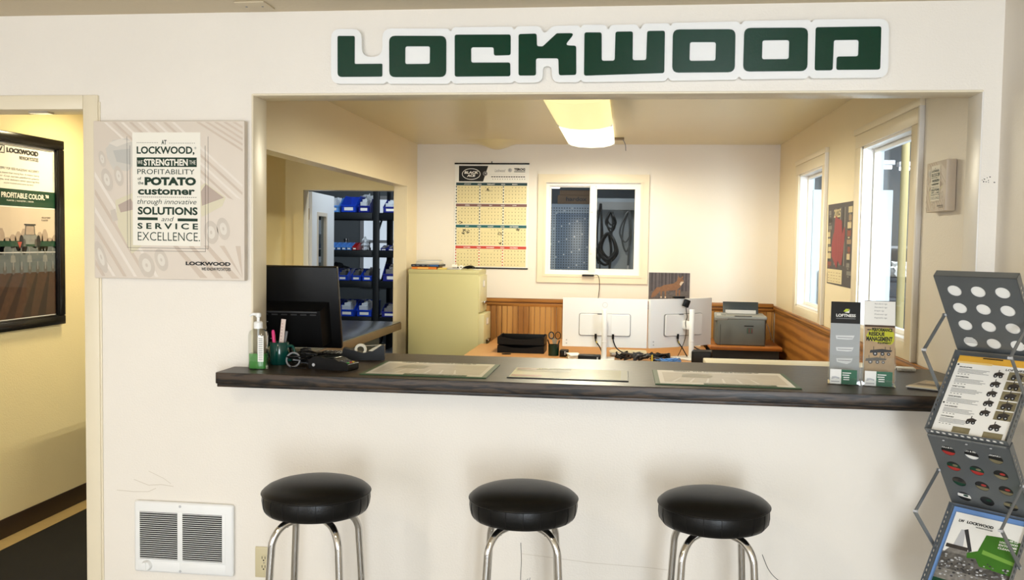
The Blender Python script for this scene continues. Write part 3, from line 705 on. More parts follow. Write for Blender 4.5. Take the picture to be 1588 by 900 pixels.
pen('highlighter', 'pink highlighter standing in the green mug', (mx-.012, my-.006, CT+.0105), (mx-.022, my-.010, CT+.132), .0065, pk)
pen('pen', 'yellow pen standing in the green mug', (mx-.018, my+.012, CT+.0105), (mx-.028, my+.016, CT+.118), .0045, mat('pen_yellow', (224, 196, 70), .4))
pen('pen', 'black pen leaning right in the green mug', (mx+.006, my+.008, CT+.0105), (mx+.024, my+.014, CT+.128), .0045, black, grey)
b = B(); b.M = Matrix.Translation((mx+.002, my-.004, CT+.010)) @ Matrix.Rotation(.10, 4, 'Y'); b.box((-.009, -.001, 0), (.009, .001, .165), mat('clear_ruler', (226, 206, 196), .3), .0005, 1)
for i in range(9): b.box((-.006, -.0014, .05+i*.012), (0, -.0010, .0512+i*.012), mat('ruler_mark', (140, 60, 70), .5))
tag(b.build('ruler'), 'pale pinkish ruler standing in the green mug', 'ruler')
# black monitor seen from behind
t = thing('monitor', 'black computer monitor seen from behind at the left end of the counter', 'monitor', (-1.415, 3.72, CT), math.radians(2))
tilt = Matrix.Translation((0, 0, .030)) @ Matrix.Rotation(math.radians(14), 4, 'X')
b = B(tilt); b.box((-.245, -.012, 0), (.245, .016, .352), black, .006); b.build('screen_shell', t)
b = B(tilt); b.box((-.235, .0162, .012), (.235, .0172, .340), mat('screen_glass', (6, 7, 9), .1)); b.build('screen', t)
b = B(tilt)
V = [(x, y, z) for y, e in ((-.010, 0), (-.075, .022)) for x, z in ((-.245, .03), (.205-e, .03), (.205-e, .205-e), (-.245, .205-e))]
b.add(V, [(0,1,2,3),(7,6,5,4),(0,4,5,1),(1,5,6,2),(2,6,7,3),(3,7,4,0)], black); b.box((-.23, -.078, .175), (.17, -.070, .182), dkgrey, .002)
for i in range(10): b.box((-.22+i*.04, -.0775, .165), (-.195+i*.04, -.074, .170), dkgrey)
b.build('rear_housing', t)
b = B(tilt); b.box((-.08, -.0762, .105), (-.045, -.0755, .117), ltgrey); b.build('rating_label', t)
for x, z in ((-.1, .135), (-.04, .135), (-.03, .062), (-.11, .062)): b = B(tilt); b.lathe([(.003, 0), (.003, .002)], ltgrey, 8, (x, -.077, z)); b.build('screw', t)
b = B(); b.lathe([(0, 0), (.115, 0), (.115, .008), (.10, .012), (0, .014)], black, 36); b.box((-.035, -.03, .01), (.035, .0, .10), black, .006); b.build('stand', t)
# small black box, cables, keyboard under the monitor
t = tag(B().box((-.016, -.02, 0), (.016, .02, .055), black, .003).box((-.012, -.0215, .03), (.012, -.020, .05), dkgrey, .001).build('charger_box', None, (-1.238, 3.47, CT)), 'small black upright box between the mug and the monitor', 'charger')
t = thing('keyboard', 'slim black keyboard lying under the black monitor', 'keyboard', (-1.05, 3.70, CT), 0.04)
b = B(); b.box((-.20, -.055, 0), (.06, .055, .014), black, .004); b.build('keyboard_body', t)
b = B()
for r_ in range(4):
    for c_ in range(14): b.box((-.194+c_*.018, -.048+r_*.024, .0135), (-.179+c_*.018, -.028+r_*.024, .018), dkgrey, .002, 1)
b.build('keys', t)
rnd = random.Random(3)
b = B()
for k in range(7):
    cx, cy = -1.222+rnd.uniform(-.02, .03), 3.37+rnd.uniform(-.03, .04); pts = []
    for j in range(14):
        a = j*.9+k; r = .022+.012*rnd.random()
        pts.append((cx+r*1.5*math.cos(a)+j*.002, cy+r*.9*math.sin(a), CT+.006+.006*k+.012*abs(math.sin(j*.7+k))))
    b.tube(smooth_path(pts, 4), .0028, black, 6)
b.tube(smooth_path([(-1.19, 3.40, CT+.02), (-1.14, 3.44, CT+.03), (-1.12, 3.41, CT+.012), (-1.10, 3.46, CT+.02)], 6), .0028, black, 6)
b.tube(smooth_path([(-1.15, 3.38, CT+.006), (-1.10, 3.45, CT+.004), (-1.13, 3.60, CT+.004)], 6), .0028, black, 6)
b.tube(smooth_path([(-1.25, 3.33, CT+.004), (-1.22, 3.29, CT+.004), (-1.17, 3.28, CT+.004)], 6), .002, black, 6)
tag(b.build('cable_bundle'), 'tangled coil of black cable between the mug and the card terminal', 'cable')
b = B(); b.tube([(-1.235+.0, 3.325, CT+.028)]*1+[(-1.235+.026*math.cos(a), 3.325+.006*math.sin(a), CT+.028+.026*math.sin(a)) for a in [k*PI/12 for k in range(-24, 1)]], .0034, grey, 8)
tag(b.build('cable_loop'), 'grey loop of cable standing beside the green mug handle', 'cable')
# card terminal
t = thing('card_terminal', 'black card payment terminal with a keypad in front of the tape dispenser', 'card terminal', (-1.075, 3.315, CT), math.radians(-14))
b = B(); side = [(-.085, 0), (.085, 0), (.085, .026), (.045, .034), (.03, .042), (-.06, .046), (-.085, .034)]
b.M = WALLM; b.prism(fillet(side, .006), -.038, .038, black); b.build('terminal_body', t, ang=50)
b = B(); kk = [mat('key_grey', (70, 70, 72), .5), mat('key_green', (60, 140, 70), .5), mat('key_red', (180, 60, 50), .5), mat('key_yellow', (200, 170, 60), .5)]
for i in range(4):
    for j in range(3): b.M = Matrix.Translation((.048+i*.0095, -.022+j*.018, .0345-i*.0019)) @ Matrix.Rotation(.20, 4, 'Y'); b.box((-.0035, -.006, -.001), (.0035, .006, .003), kk[0] if i < 3 else kk[1+j], .001, 1)
b.build('keypad', t)
b = B(); b.box((-.045, -.028, .0435), (.02, .028, .0458), mat('terminal_screen', (40, 44, 44), .15), .001, 1); b.build('display', t)
b = B(WALLM); b.lathe([(0, .038), (.006, .038), (.006, .040), (0, .041)], ltgrey, 14, (-.062, .016, 0)); b.build('side_button', t)
# tape dispenser
t = thing('tape_dispenser', 'black desk tape dispenser behind the card terminal', 'tape dispenser', (-1.045, 3.61, CT), math.radians(12))
b = B(WALLM); side = [(-.088, 0), (.085, 0), (.085, .060), (.070, .058), (.035, .034), (.0, .028), (-.03, .036), (-.062, .045), (-.080, .048)]
b.prism(fillet(side, [.003, .003, .002, .004, .012, .012, .012, .006, .004]), -.026, .026, black); b.build('dispenser_body', t, ang=40)
b = B(WALLM)
b.shape([circle(-.012, .040, .024, 28), circle(-.012, .040, .014, 20)], -.010, .010, mat('tape_roll', (214, 206, 184), .3)); b.build('tape_roll', t)
b = B(WALLM); b.prism([(.008, .055), (.074, .060), (.074, .0604), (.008, .0556)], -.009, .009, mat('tape_strip', (222, 214, 190), .2)); b.prism([(.02, .036), (.036, .034), (.072, .058), (.066, .061), (.034, .045)], -.012, .012, mat('ivory_plastic', (206, 196, 168), .4)); b.build('tape_strip', t)

# acrylic brochure holders
acr = glass('acrylic', (.985, .99, .99), .10)
def card_print(b, w, h, n):
    b.rect(0, 0, w, h, n, whitep); b.rect(w*.42, 0, w, h, n+.0002, mat('card_green', (20, 92, 58), .5))
    for i in range(4): b.rect(w*(.46 if i < 2 else .5), h*(.74-i*.15), w*(.78 if i == 0 else .72), h*(.80-i*.15), n+.0004, whitep)
    b.poly([(w*.06, h*.3), (w*.2, h*.4), (w*.34, h*.34), (w*.36, h*.44), (w*.2, h*.52), (w*.08, h*.5)], n+.0003, ltgrey)
    b.rect(w*.05, h*.14, w*.36, h*.18, n+.0003, grey)
TL = math.radians(-17)
def holder(label, loc, rz, w):
    t = thing('brochure_holder', label, 'brochure holder', loc, rz, 'acrylic brochure holders')
    b = B()
    b.box((0, -.060, 0), (w, .055, .003), acr, .001, 1)
    b.box((.004, -.060, .003), (w-.004, -.058, .026), acr, .0008, 1)
    b.M = Matrix.Translation((0, 0, .003)) @ Matrix.Rotation(TL, 4, 'X')
    b.box((0, -.003, .0), (w, 0, .24), acr, .001, 1)
    b.box((0, -.032, .009), (w, -.029, .090), acr, .001, 1)
    b.box((0, -.030, .009), (.0025, -.003, .13), acr, .0008, 1); b.box((w-.0025, -.030, .009), (w, -.003, .13), acr, .0008, 1)
    b.build('acrylic_body', t)
    return t
hz_ = math.radians(-12)
HA = Matrix.Translation((.722, 3.385, CT)) @ Matrix.Rotation(hz_, 4, 'Z')
def hp(x, y, z=0): v = HA @ Vector((x, y, z)); return (v.x, v.y, v.z)
holder('left bay of the clear acrylic brochure holders, with silver brochures', hp(0, 0), hz_, .110)
holder('right bay of the clear acrylic brochure holders, with brown brochures', hp(.114, 0), hz_, .110)
# left brochure: grey with black head
t = thing('brochure', 'silver brochure with a black logo panel at its top in the acrylic holder', 'brochure', hp(.005, -.006, .008), hz_); t.rotation_euler.x = TL
sil = mat('brochure_silver', (168, 172, 174), .4, var=.04)
bw, bh = .100, .288
b = B(WALLM); b.box((0, 0, -.002), (bw, bh, .004), whitep); b.build('brochure_pages', t)
b = B(WALLM); n = .0044
b.rect(0, 0, bw, bh, n, sil); b.rect(0, bh-.080, bw, bh, n+.0002, mat('brochure_black', (18, 18, 18), .4))
b.text('LOFTNESS', .018, bh-.056, .084, bh-.045, n+.0005, whitep, .03); b.rect(.018, bh-.063, .084, bh-.0605, n+.0005, grey)
b.poly([(.042, bh-.036), (.050, bh-.026), (.062, bh-.026), (.056, bh-.037)], n+.0005, mat('logo_lime', (190, 206, 60), .5)); b.poly([(.046, bh-.040), (.060, bh-.034), (.064, bh-.026), (.062, bh-.041)], n+.0004, whitep)
for v, w_ in ((.155, .032), (.112, .030), (.072, .028)):
    b.poly([(.05-w_, v+.008), (.05+w_, v+.010), (.05+w_*.8, v-.004), (.05+w_*.3, v-.012 if v < .1 else v-.006), (.05-w_*.9, v-.005)], n+.0004, mat('brochure_pale_print', (214, 216, 216), .5)); b.rect(.05-w_*.8, v, .05+w_*.8, v+.002, n+.0006, grey)
b.build('printed_cover', t, recalc=False)
# right stack: brown brochure in front of a taller white one
t = thing('brochure', 'white brochure with faint script lines, rising behind the brown brochure', 'brochure', hp(.1172, -.004, .008), hz_); t.rotation_euler.x = TL
b = B(WALLM); b.box((0, 0, -.001), (.1035, .296, .003), whitep); b.build('brochure_pages', t)
b = B(WALLM)
for i, s in enumerate(('Standard rigs', 'Standard rigs', 'Draper rigs', 'Windrower rigs', 'Vegetable rigs')): b.text(s, .034, .281-i*.0128, .076 if i != 2 else .066, .2875-i*.0128, .0034, grey, 0, .2)
b.rect(.001, .2945, .103, .296, .0034, ink)
b.build('printed_cover', t, recalc=False)
t = thing('brochure', 'brown brochure with black headline on a lime smear and two machines', 'brochure', hp(.120, -.0115, .010), hz_); t.rotation_euler.x = TL
brn2 = mat('brochure_brown', (176, 150, 116), .45, var=.22, vscale=26)
b = B(WALLM); b.box((0, 0, -.003), (.100, .205, .003), whitep); b.build('brochure_pages', t)
b = B(WALLM); n = .0034; b.rect(0, 0, .100, .205, n, brn2); b.rect(0, .198, .1, .205, n+.0002, mat('print_rust', (74, 54, 40), .6, var=.2, vscale=60))
lime = mat('lime_smear', (196, 196, 48), .5, var=.2, vscale=40)
b.poly(fillet([(.004, .165), (.02, .190), (.08, .196), (.097, .180), (.098, .150), (.088, .135), (.05, .142), (.012, .150)], .012), n+.0003, lime)
for s, x0, v0, x1, v1 in (('HIGH', .008, .185, .022, .190), ('PERFORMANCE', .024, .182, .092, .195), ('RESIDUE', .014, .166, .066, .180), ('MANAGEMENT', .006, .147, .092, .164), ('EQUIPMENT', .044, .137, .088, .145)): b.text(s, x0, v0, x1, v1, n+.0007, ink, .05)
def machine(b, x, v, s, n, m):
    b.poly([(x, v), (x+.07*s, v+.006*s), (x+.074*s, v+.012*s), (x+.04*s, v+.016*s), (x+.002*s, v+.010*s)], n, m)
    for dx, r in ((.018, .008), (.042, .007), (.062, .006)): b.poly(circle(x+dx*s, v-.002*s, r*s, 12), n+.0001, m); b.poly(circle(x+dx*s, v-.002*s, r*s*.4, 8), n+.0002, ltgrey)
    for dx in (.012, .05, .066): b.rect(x+dx*s, v+.012*s, x+(dx+.002)*s, v+.024*s, n, m)
machine(b, .018, .104, 1.0, n+.0007, dkgrey); machine(b, .004, .074, .95, n+.0007, mat('machine_grey', (96, 92, 88), .5))
b.build('printed_cover', t, recalc=False)
for (lx, lab) in ((.008, 'green and white business cards in front of the silver brochure'), (.122, 'green and white business cards in front of the brown brochure')):
    t = thing('business_card', lab, 'business cards', hp(lx, -.052, .0035), hz_, 'business cards at the brochure holder')
    b = B(WALLM); b.box((0, 0, -.004), (.089, .051, .0), whitep); b.build('card_stack', t)
    b = B(WALLM); card_print(b, .089, .051, .0004); b.build('printed_card', t, recalc=False)
# small white box and magazines at the right end
tag(B().box((-.034, -.026, 0), (.034, .026, .014), white, .004).box((-.036, -.01, .003), (-.034, .0, .010), black).box((-.02, -.0262, .004), (.02, -.0258, .009), ltgrey).build('network_box', None, (1.100, 3.770, CT), -.1), 'small flat white box on the counter behind the brochure holders', 'device')
mg = mat('magazine_cover', (150, 128, 96), .35, var=.35, vscale=22)
for i, (lab, dz, rz) in enumerate((('lower dark magazine of the pile at the right end of the counter', 0, -.55), ('top magazine with a brown field cover at the right end of the counter', .0046, -.62))):
    t = thing('magazine', lab, 'magazine', (1.085, 3.325, CT+dz), rz, 'magazines at the right end of the counter')
    b = B(); b.box((-.08, -.098, 0), (.08, .098, .0043), whitep if i else dkgrey, .0005, 1); b.build('pages', t)
    b = B(); b.rect(-.08, -.098, .08, .098, .00436, mg if i else dkgrey)
    if i:
        b.rect(-.08, -.098, .08, -.06, .0045, mat('mag_pale', (222, 208, 176), .5, var=.1)); b.rect(-.07, -.03, .02, .0, .0045, mat('mag_dark', (84, 62, 44), .5, var=.4, vscale=50)); b.rect(-.06, .03, .07, .075, .0045, mat('mag_mid', (190, 168, 130), .5, var=.25, vscale=40))
    b.build('cover', t, recalc=False)

# ================================================================== LITERATURE RACK
RO = (.910, 2.886, 0); RZ = -.742; RW = .2346
NODES = [(0, 1.4736), (.192, 1.2257), (0, .993), (.192, .745), (0, .512), (.192, .264), (0, .035)]
rack = thing('literature_rack', 'folding zigzag steel literature rack in front of the right wall', 'literature rack', RO, RZ)
def tray_matrix(i):
    (y0, z0), (y1, z1) = NODES[i], NODES[i+1]
    V = Vector((0, y0-y1, z0-z1)); L = V.length; V.normalize()
    Nn = Vector((0, V.z, -V.y)) if i % 2 == 0 else Vector((0, -V.z, V.y))
    M = Matrix(((1, 0, 0, 0), (0, V.y, Nn.y, y1), (0, V.z, Nn.z, z1), (0, 0, 0, 1)))
    return M, L
for i in range(6):
    M, L = tray_matrix(i)
    b = B(M); D = .026
    u0, u1 = .0, RW
    holes = [circle(RW*fx, L*(.165+.215*r_), .0205, 24) for r_ in range(4) for fx in (.21, .5, .79)]
    b.shape([[(u0, .004), (u1, .004), (u1, L-.004), (u0, L-.004)]]+holes, 0, .0016, steeld if i % 2 == 0 else steel)
    # rims with round perforations drawn as real holes
    b2 = B(M @ Matrix(((0, 0, 1, 0), (1, 0, 0, 0), (0, 1, 0, 0), (0, 0, 0, 1))))
    for uu in (0, RW-.0015):
        hs = [circle(.03+k*.0168, .0135, .0052, 10) for k in range(15)]
        b2.shape([[(.004, 0), (L-.004, 0), (L-.004, D), (.004, D)]]+hs, uu, uu+.0015, steel)
    b3 = B(M @ Matrix(((1, 0, 0, 0), (0, 0, 1, 0), (0, 1, 0, 0), (0, 0, 0, 1))))
    hs = [circle(.018+k*.0180, .0135, .0062, 12) for k in range(12)]
    low = i % 2 == 1
    b3.shape([[(0, 0), (RW, 0), (RW, D), (0, D)]]+(hs if low else []), .004, .0055, steel)
    b3.shape([[(0, 0), (RW, 0), (RW, D*(.9 if low else 1)), (0, D*(.9 if low else 1))]], L-.0055, L-.004, steel)
    b.M = Matrix.Identity(4)
    for o in (b2, b3): b.add(o.V, o.F, steel)
    b.build('tray', rack, ang=30)
for i in range(1, 6):
    y, z = NODES[i]
    b = B(); yy = y+(.004 if i % 2 else -.004)
    for k in range(7): b.tube([(.004+k*.0323, yy, z), (.0355+k*.0323, yy, z)], .0038 if k % 2 else .0034, steel, 8)
    for u in (.05, .117, .185): b.lathe([(.0035, 0), (.0035, .002), (0, .003)], ltgrey, 8, (u, y-.012*(1 if i % 2 else -1)*0, z-.012))
    b.build('hinge', rack)
for x in (-.004, RW+.004):
    for (i, jy, jz) in ((0, -.030, 1.250), (2, -.045, .765), (4, -.045, .30)):
        def mid(k, f): (y0, z0), (y1, z1) = NODES[k], NODES[k+1]; return (y0+(y1-y0)*f, z0+(z1-z0)*f)
        a, c = mid(i, .50), mid(i+1, .50)
        b = B()
        def bar(p, q, xx):
            p, q = Vector((xx, *p)), Vector((xx, *q)); d = (q-p).normalized(); w = d.cross(Vector((1, 0, 0)))*.0065; h = Vector((.0016, 0, 0))
            vs = [p+w-h, p-w-h, q-w-h, q+w-h, p+w+h, p-w+h, q-w+h, q+w+h]
            b.add(vs, [(0,1,2,3),(7,6,5,4),(0,4,5,1),(1,5,6,2),(2,6,7,3),(3,7,4,0)], steel)
        bar(a, (jy, jz), x); bar((jy, jz), c, x+(.0036 if x > 0 else -.0036))
        for p in (a, (jy, jz), c): b.tube([(x-.006, *p), (x+.006, *p)], .0045, ltgrey, 8)
        b.build('folding_arm', rack)
b = B(); b.box((-.01, -.03, 0), (RW+.01, .22, .012), steeld, .004); b.tube([(.002, 0, .012), (.002, 0, .04)], .004, steel, 8); b.tube([(RW-.002, 0, .012), (RW-.002, 0, .04)], .004, steel, 8); b.build('base_plate', rack)

RM = Matrix.Translation(RO) @ Matrix.Rotation(RZ, 4, 'Z')
def in_tray(name, label, cat, i, off, w, h, th, build, group=None):
    M, L = tray_matrix(i); MM = RM @ M @ Matrix.Translation(off)
    t = thing(name, label, cat, MM.to_translation(), 0, group)
    MM = Matrix.Translation(-MM.to_translation()) @ MM
    b = B(MM); b.box((0, 0, 0), (w, h, th), whitep, .0004, 1); b.build('pages', t)
    b = B(MM); build(b, w, h, th+.0003); b.build('printed_cover', t, recalc=False)
    if i % 2 == 0: # what shows through the round holes of the back plate
        pass
    return t
machd = mat('print_machine_dark', (62, 56, 52), .6, var=.4, vscale=60); photo1 = mat('print_field_photo', (132, 122, 92), .6, var=.4, vscale=40)
amber = mat('print_amber', (226, 172, 62), .5, var=.15, vscale=14)
def small_machine(b, x, v, s, n):
    b.poly([(x, v), (x+.022*s, v+.002), (x+.026*s, v+.010*s), (x+.014*s, v+.014*s), (x+.002*s, v+.009*s)], n, machd)
    for dx in (.006, .019): b.poly(circle(x+dx*s, v, .005*s, 12), n+.0002, ink); b.poly(circle(x+dx*s, v, .002*s, 8), n+.0003, ltgrey)
    b.rect(x+.010*s, v+.012*s, x+.012*s, v+.020*s, n, machd)
def sheet_a(b, w, h, n):
    b.rect(0, h-.024, w, h, n, amber); b.rect(w*.0, h-.028, w*.5, h-.021, n+.0001, mat('print_amber_pale', (238, 206, 132), .5)); b.rect(w*.34, h-.006, w*.62, h-.002, n+.0002, ink)
    b.text('LOFTNESS', w*.70, h-.040, w*.98, h-.032, n+.0003, ink, .03)
    b.poly(circle(.006, h-.034, .003, 12), n+.0002, ink); b.poly(circle(.006, h*.38, .003, 12), n+.0002, ink)
    for i in range(6):
        v = h-.044-i*.036
        b.text(('DRYLAND MOWERS', 'ROW SHREDDERS', 'OFFSET CUTTERS', 'GRAIN BAGGERS', 'FLAIL SHREDDERS', 'CROP SHREDDERS')[i], .012, v, .050, v+.0042, n+.0003, ink, .03)
        for k in range(4): b.rect(.012, v-.006-k*.0042, .012+w*(.44-.04*((k*7+i) % 3)), v-.0045-k*.0042, n+.0003, grey)
        for k in range(4): b.rect(.014+k*.010, v-.0245, .019+k*.010, v-.0228, n+.0003, dkgrey)
    for i in range(6): small_machine(b, w*(.56 if i < 5 else .42), h-.062-i*.034, 1.15, n+.0004)
    for i in range(5):
        v = h-.072-i*.0345
        b.rect(w*.76, v, w*.995, v+.030, n+.0003, photo1); small_machine(b, w*.80, v+.008, 1.3, n+.0005)
    b.rect(w*.28, .010, w*.52, .030, n+.0003, photo1); b.rect(w*.70, .006, w*.96, .028, n+.0003, photo1); small_machine(b, w*.74, .040, 1.3, n+.0004)
M1, L1 = tray_matrix(1)
in_tray('brochure', 'white brochure sheet with amber header in the upper open rack tray', 'brochure', 1, (.012, .006, .003), .208, .282, .006, sheet_a, 'brochures in the literature rack')
# blue sheet under the second brochure
potato = mat('print_potato_pile', (126, 122, 116), .6, var=.8, vscale=70); gmach = mat('print_green_machine', (62, 116, 34), .5, var=.15, vscale=20)
def sheet_blue(b, w, h, n): b.rect(0, 0, w, h, n, mat('brochure_blue', (112, 150, 206), .5, var=.05))
in_tray('brochure', 'blue brochure peeking out under the green machine brochure in the rack', 'brochure', 3, (.012, .006, .003), .214, .288, .004, sheet_blue, 'brochures in the literature rack')
def sheet_b(b, w, h, n):
    b.rect(0, 0, w, h, n, whitep)
    b.rect(0, 0, w, h*.50, n+.0002, potato)
    b.poly([(0, h*.47), (w*.12, h*.60), (w*.35, h*.56), (w*.6, h*.52), (w, h*.42), (w, h*.3), (0, h*.3)], n+.0002, potato)
    b.poly([(w*.46, h*.52), (w*.52, h*.80), (w*.80, h*.82), (w, h*.80), (w, h*.40), (w*.56, h*.42)], n+.0004, gmach)
    b.poly([(w*.54, h*.62), (w, h*.56), (w, h*.52), (w*.54, h*.57)], n+.0006, mat('print_green_light', (120, 166, 70), .5)); b.poly([(w*.34, h*.54), (w*.50, h*.60), (w*.48, h*.50), (w*.36, h*.48)], n+.0005, gmach)
    b.poly([(w*.12, h*.60), (w*.16, h*.80), (w*.22, h*.80), (w*.26, h*.60)], n+.0005, ltgrey); b.poly([(w*.20, h*.80), (w*.36, h*.55), (w*.40, h*.57), (w*.25, h*.82)], n+.0006, dkgrey)
    b.rect(w*.02, h*.60, w*.34, h*.555, n+.0005, machd)
    rr = random.Random(5)
    for k in range(150):
        x, y = rr.uniform(.005, w-.01), rr.uniform(.03, h*.47); r = rr.uniform(.002, .004)
        b.poly([(x+r*math.cos(a)*1.3, y+r*.8*math.sin(a)) for a in [j*PI/4 for j in range(8)]], n+.0006+k*1e-6, (ltgrey, grey, dkgrey)[k % 3])
    b.rect(0, 0, w*.5, h*.17, n+.0009, pgreen); b.text('LW', w*.23, h*.09, w*.34, h*.13, n+.0011, whitep, .05)
    b.text('LOCKWOOD', w*.20, h*.885, w*.58, h*.92, n+.0008, ink, .05); b.text('WE KNOW POTATOES', w*.34, h*.855, w*.58, h*.872, n+.0008, ink, .02); b.text('LW', w*.08, h*.885, w*.16, h*.92, n+.0008, ink, .05)
    for i, s in enumerate(('AIR CUP', 'LOCKWOOD', 'EXTREME', 'CLEAN UP')): b.text(s, w*(.72 if i else .84), h*(.785-i*.036), w*(.97 if i != 0 else .97), h*(.808-i*.036), n+.0008, whitep, .04)
in_tray('brochure', 'brochure of a green potato harvester over a grey potato pile in the rack', 'brochure', 3, (.026, .004, .0078), .204, .270, .006, sheet_b, 'brochures in the literature rack')
def plain(b, w, h, n): pass
M0, L0 = tray_matrix(0)
def back_white(b, w, h, n):
    pass
t = in_tray('brochure', 'white sheets showing through the round holes of the topmost rack panel', 'brochure', 0, (.010, .010, .003), .214, .285, .010, plain, 'brochures in the literature rack')
MM = Matrix.Translation(-t.location) @ RM @ M0 @ Matrix.Translation((.010, .010, .0027))
b = B(MM)
for k in range(5): b.rect(.020+k*.0, .036+k*.0055, .062, .0375+k*.0055, 0, dkgrey)
for k in range(4): b.rect(.190, .036+k*.012, .204, .039+k*.012, 0, dkgrey)
b.build('printed_back', t, recalc=False)
t = in_tray('brochure', 'dark photo brochure showing through the round holes of the lower rack panel', 'brochure', 2, (.010, .010, .003), .214, .285, .010, plain, 'brochures in the literature rack')
M2, L2 = tray_matrix(2)
MM = Matrix.Translation(-t.location) @ RM @ M2 @ Matrix.Translation((.010, .010, .0027))
b = B(MM); rr = random.Random(11)
cols = [mat('photo_black', (22, 22, 22), .4), mat('photo_red', (176, 50, 44), .4), whitep, pgreen, photo1, machd]
b.rect(0, 0, .214, .285, 0, cols[0])
for r_ in range(4):
    for c_ in range(3):
        x, y = RW*(.21, .5, .79)[c_]-.010, L2*(.165+.215*r_)-.010
        k = rr.randrange(6); k2 = (k+2) % 6
        if r_ == 3: k, k2 = (1, 2, 4)[c_], 0
        if r_ == 0: k, k2 = 0, (2, 0, 4)[c_]
        b.poly([(x-.022, y-.004), (x+.022, y-.010), (x+.022, y+.006), (x-.022, y+.010)], -.0001, cols[k2]); b.poly([(x-.022, y-.022), (x+.022, y-.022), (x+.022, y-.010), (x-.022, y-.004)], -.00012, cols[k])
        if r_ == 3: b.text(('RN & LAN', 'AER & CO', 'BUSTION')[c_], x+.018, y+.008, x-.018, y+.014, -.0003, whitep, .03)
        else: b.poly(circle(x+.004, y+.002, .008, 9, .005), -.0002, cols[(k+3) % 6])
b.build('printed_back', t, recalc=False)

# ================================================================== BACK ROOM
def wrap_light(label, y0, y1, bright, col):
    t = thing('ceiling_light', label, 'ceiling light', (-.295, (y0+y1)/2, CZ), 0, 'fluorescent wraparound lights')
    L = (y1-y0)/2; hw_ = .185
    b = B(); b.box((-.17, -L, -.024), (.17, L, 0), white, .004); b.build('housing', t)
    p = [(-hw_, -.016), (-hw_, -.030), (-.16, -.050), (-.10, -.064), (0, -.070), (.10, -.064), (.16, -.050), (hw_, -.030), (hw_, -.016)]
    b = B(Matrix(((1, 0, 0, 0), (0, 0, 1, 0), (0, 1, 0, 0), (0, 0, 0, 1))))
    dm = mat('diffuser_'+name_safe(bright), col, .4, emit=bright)
    b.prism(p, -L+.006, L-.006, dm); b.build('diffuser', t)
    b = B()
    for s in (-1, 1): b.box((-hw_-.001, s*L-.006, -.066 if False else -.045), (hw_+.001, s*L+.006-.006*0, -.012), white, .003)
    b.build('end_cap', t)
    for k in range(4):
        l = bpy.data.lights.new('tube', 'SPOT'); l.spot_size = math.radians(178); l.spot_blend = .35; l.shadow_soft_size = 0; l.energy = 12 if bright > 1.6 else 24; l.color = (1, .92, .70)
        o = bpy.data.objects.new('tube_glow', l); COL.objects.link(o); o.location = (-.08+.16*(k % 2), (-L*.75+k*L*.5 if bright < 1.6 else -L*.85+k*L*.32), -.073); o.parent = t
    return t
def name_safe(x): return 'bright' if x > 1.6 else 'dim'
wrap_light('nearer, yellower fluorescent wraparound light on the back room ceiling', 5.10, 6.262, .80, (255, 238, 172))
t = wrap_light('farther, brighter white fluorescent wraparound light near the back wall', 6.268, 7.43, 1.7, (255, 248, 214))
b = B(); b.box((.185, .46, -.014), (.26, .53, 0), mat('junction_box', (120, 100, 70), .5)); b.tube(smooth_path([(.25, .50, -.01), (.27, .50, -.05), (.275, .50, -.10)], 4), .003, grey, 6); b.build('junction_box', t)

# filing cabinet
fm = mat('file_cabinet_putty', (198, 192, 142), .42, var=.02); fm2 = mat('file_drawer_putty', (206, 200, 158), .42, var=.02)
t = thing('filing_cabinet', 'putty coloured four drawer filing cabinet in the left back corner', 'filing cabinet', (-1.745, 7.30, 0))
cw_, cd_, ch_ = .575, .385, 1.324
b = B(); b.box((0, 0, .0), (cw_, cd_, ch_), fm, .006); b.box((-.002, -.002, ch_-.034), (cw_+.002, cd_+.002, ch_+.001), fm, .005); b.build('cabinet_body', t)
for i in range(4):
    z0 = .06+i*.308; ex = .045 if i == 2 else .012
    b = B(); b.box((cw_-.01, .014, z0), (cw_+ex, cd_-.014, z0+.296), fm2, .004); d = b.build('drawer', t)
    b = B(); b.box((cw_+ex-.002, .15, z0+.20), (cw_+ex+.004, .24, z0+.255), ltgrey, .002); b.box((cw_+ex+.003, .155, z0+.206), (cw_+ex+.005, .235, z0+.25), whitep); b.build('label_holder', d)
    b = B(); b.box((cw_+ex-.002, .13, z0+.075), (cw_+ex+.022, .26, z0+.085), chrome, .003); b.box((cw_+ex+.016, .13, z0+.06), (cw_+ex+.022, .26, z0+.085), chrome, .003); b.build('drawer_handle', d)
ZC = 1.3255
def bookish(name, label, cat, loc, w, d, h, m, rz=0, pages=True, group='books and papers on the filing cabinet'):
    t = thing(name, label, cat, loc, rz, group)
    b = B(); b.box((0, 0, 0), (w, d, h), m, .002, 1); b.build('cover', t)
    b = B(); b.box((.006, d-.012, h*.15), (w+.0015, d-.004, h*.85), whitep); b.build('pages', t)
    return t
org = mat('book_orange', (226, 128, 40), .5, var=.1); nav = mat('book_dark_blue', (22, 26, 38), .4)
t = bookish('book', 'orange book at the bottom of the pile on the filing cabinet', 'book', (-1.732, 7.35, ZC), .205, .26, .019, org)
b = B(WALLM); b.rect(.05, .004, .14, .013, .0004, mat('book_title_yellow', (244, 200, 110), .5)); b.build('spine_title', t)
t = bookish('book', 'black and blue book lying on the orange book on the filing cabinet', 'book', (-1.735, 7.345, ZC+.0195), .235, .26, .019, nav)
b = B(WALLM)
for u in (.012, .045, .09, .13): b.rect(u, .007, u+.022, .012, .0004, grey)
b.rect(.155, .004, .225, .016, .0004, mat('spine_blue', (50, 96, 150), .5)); b.build('spine_title', t)
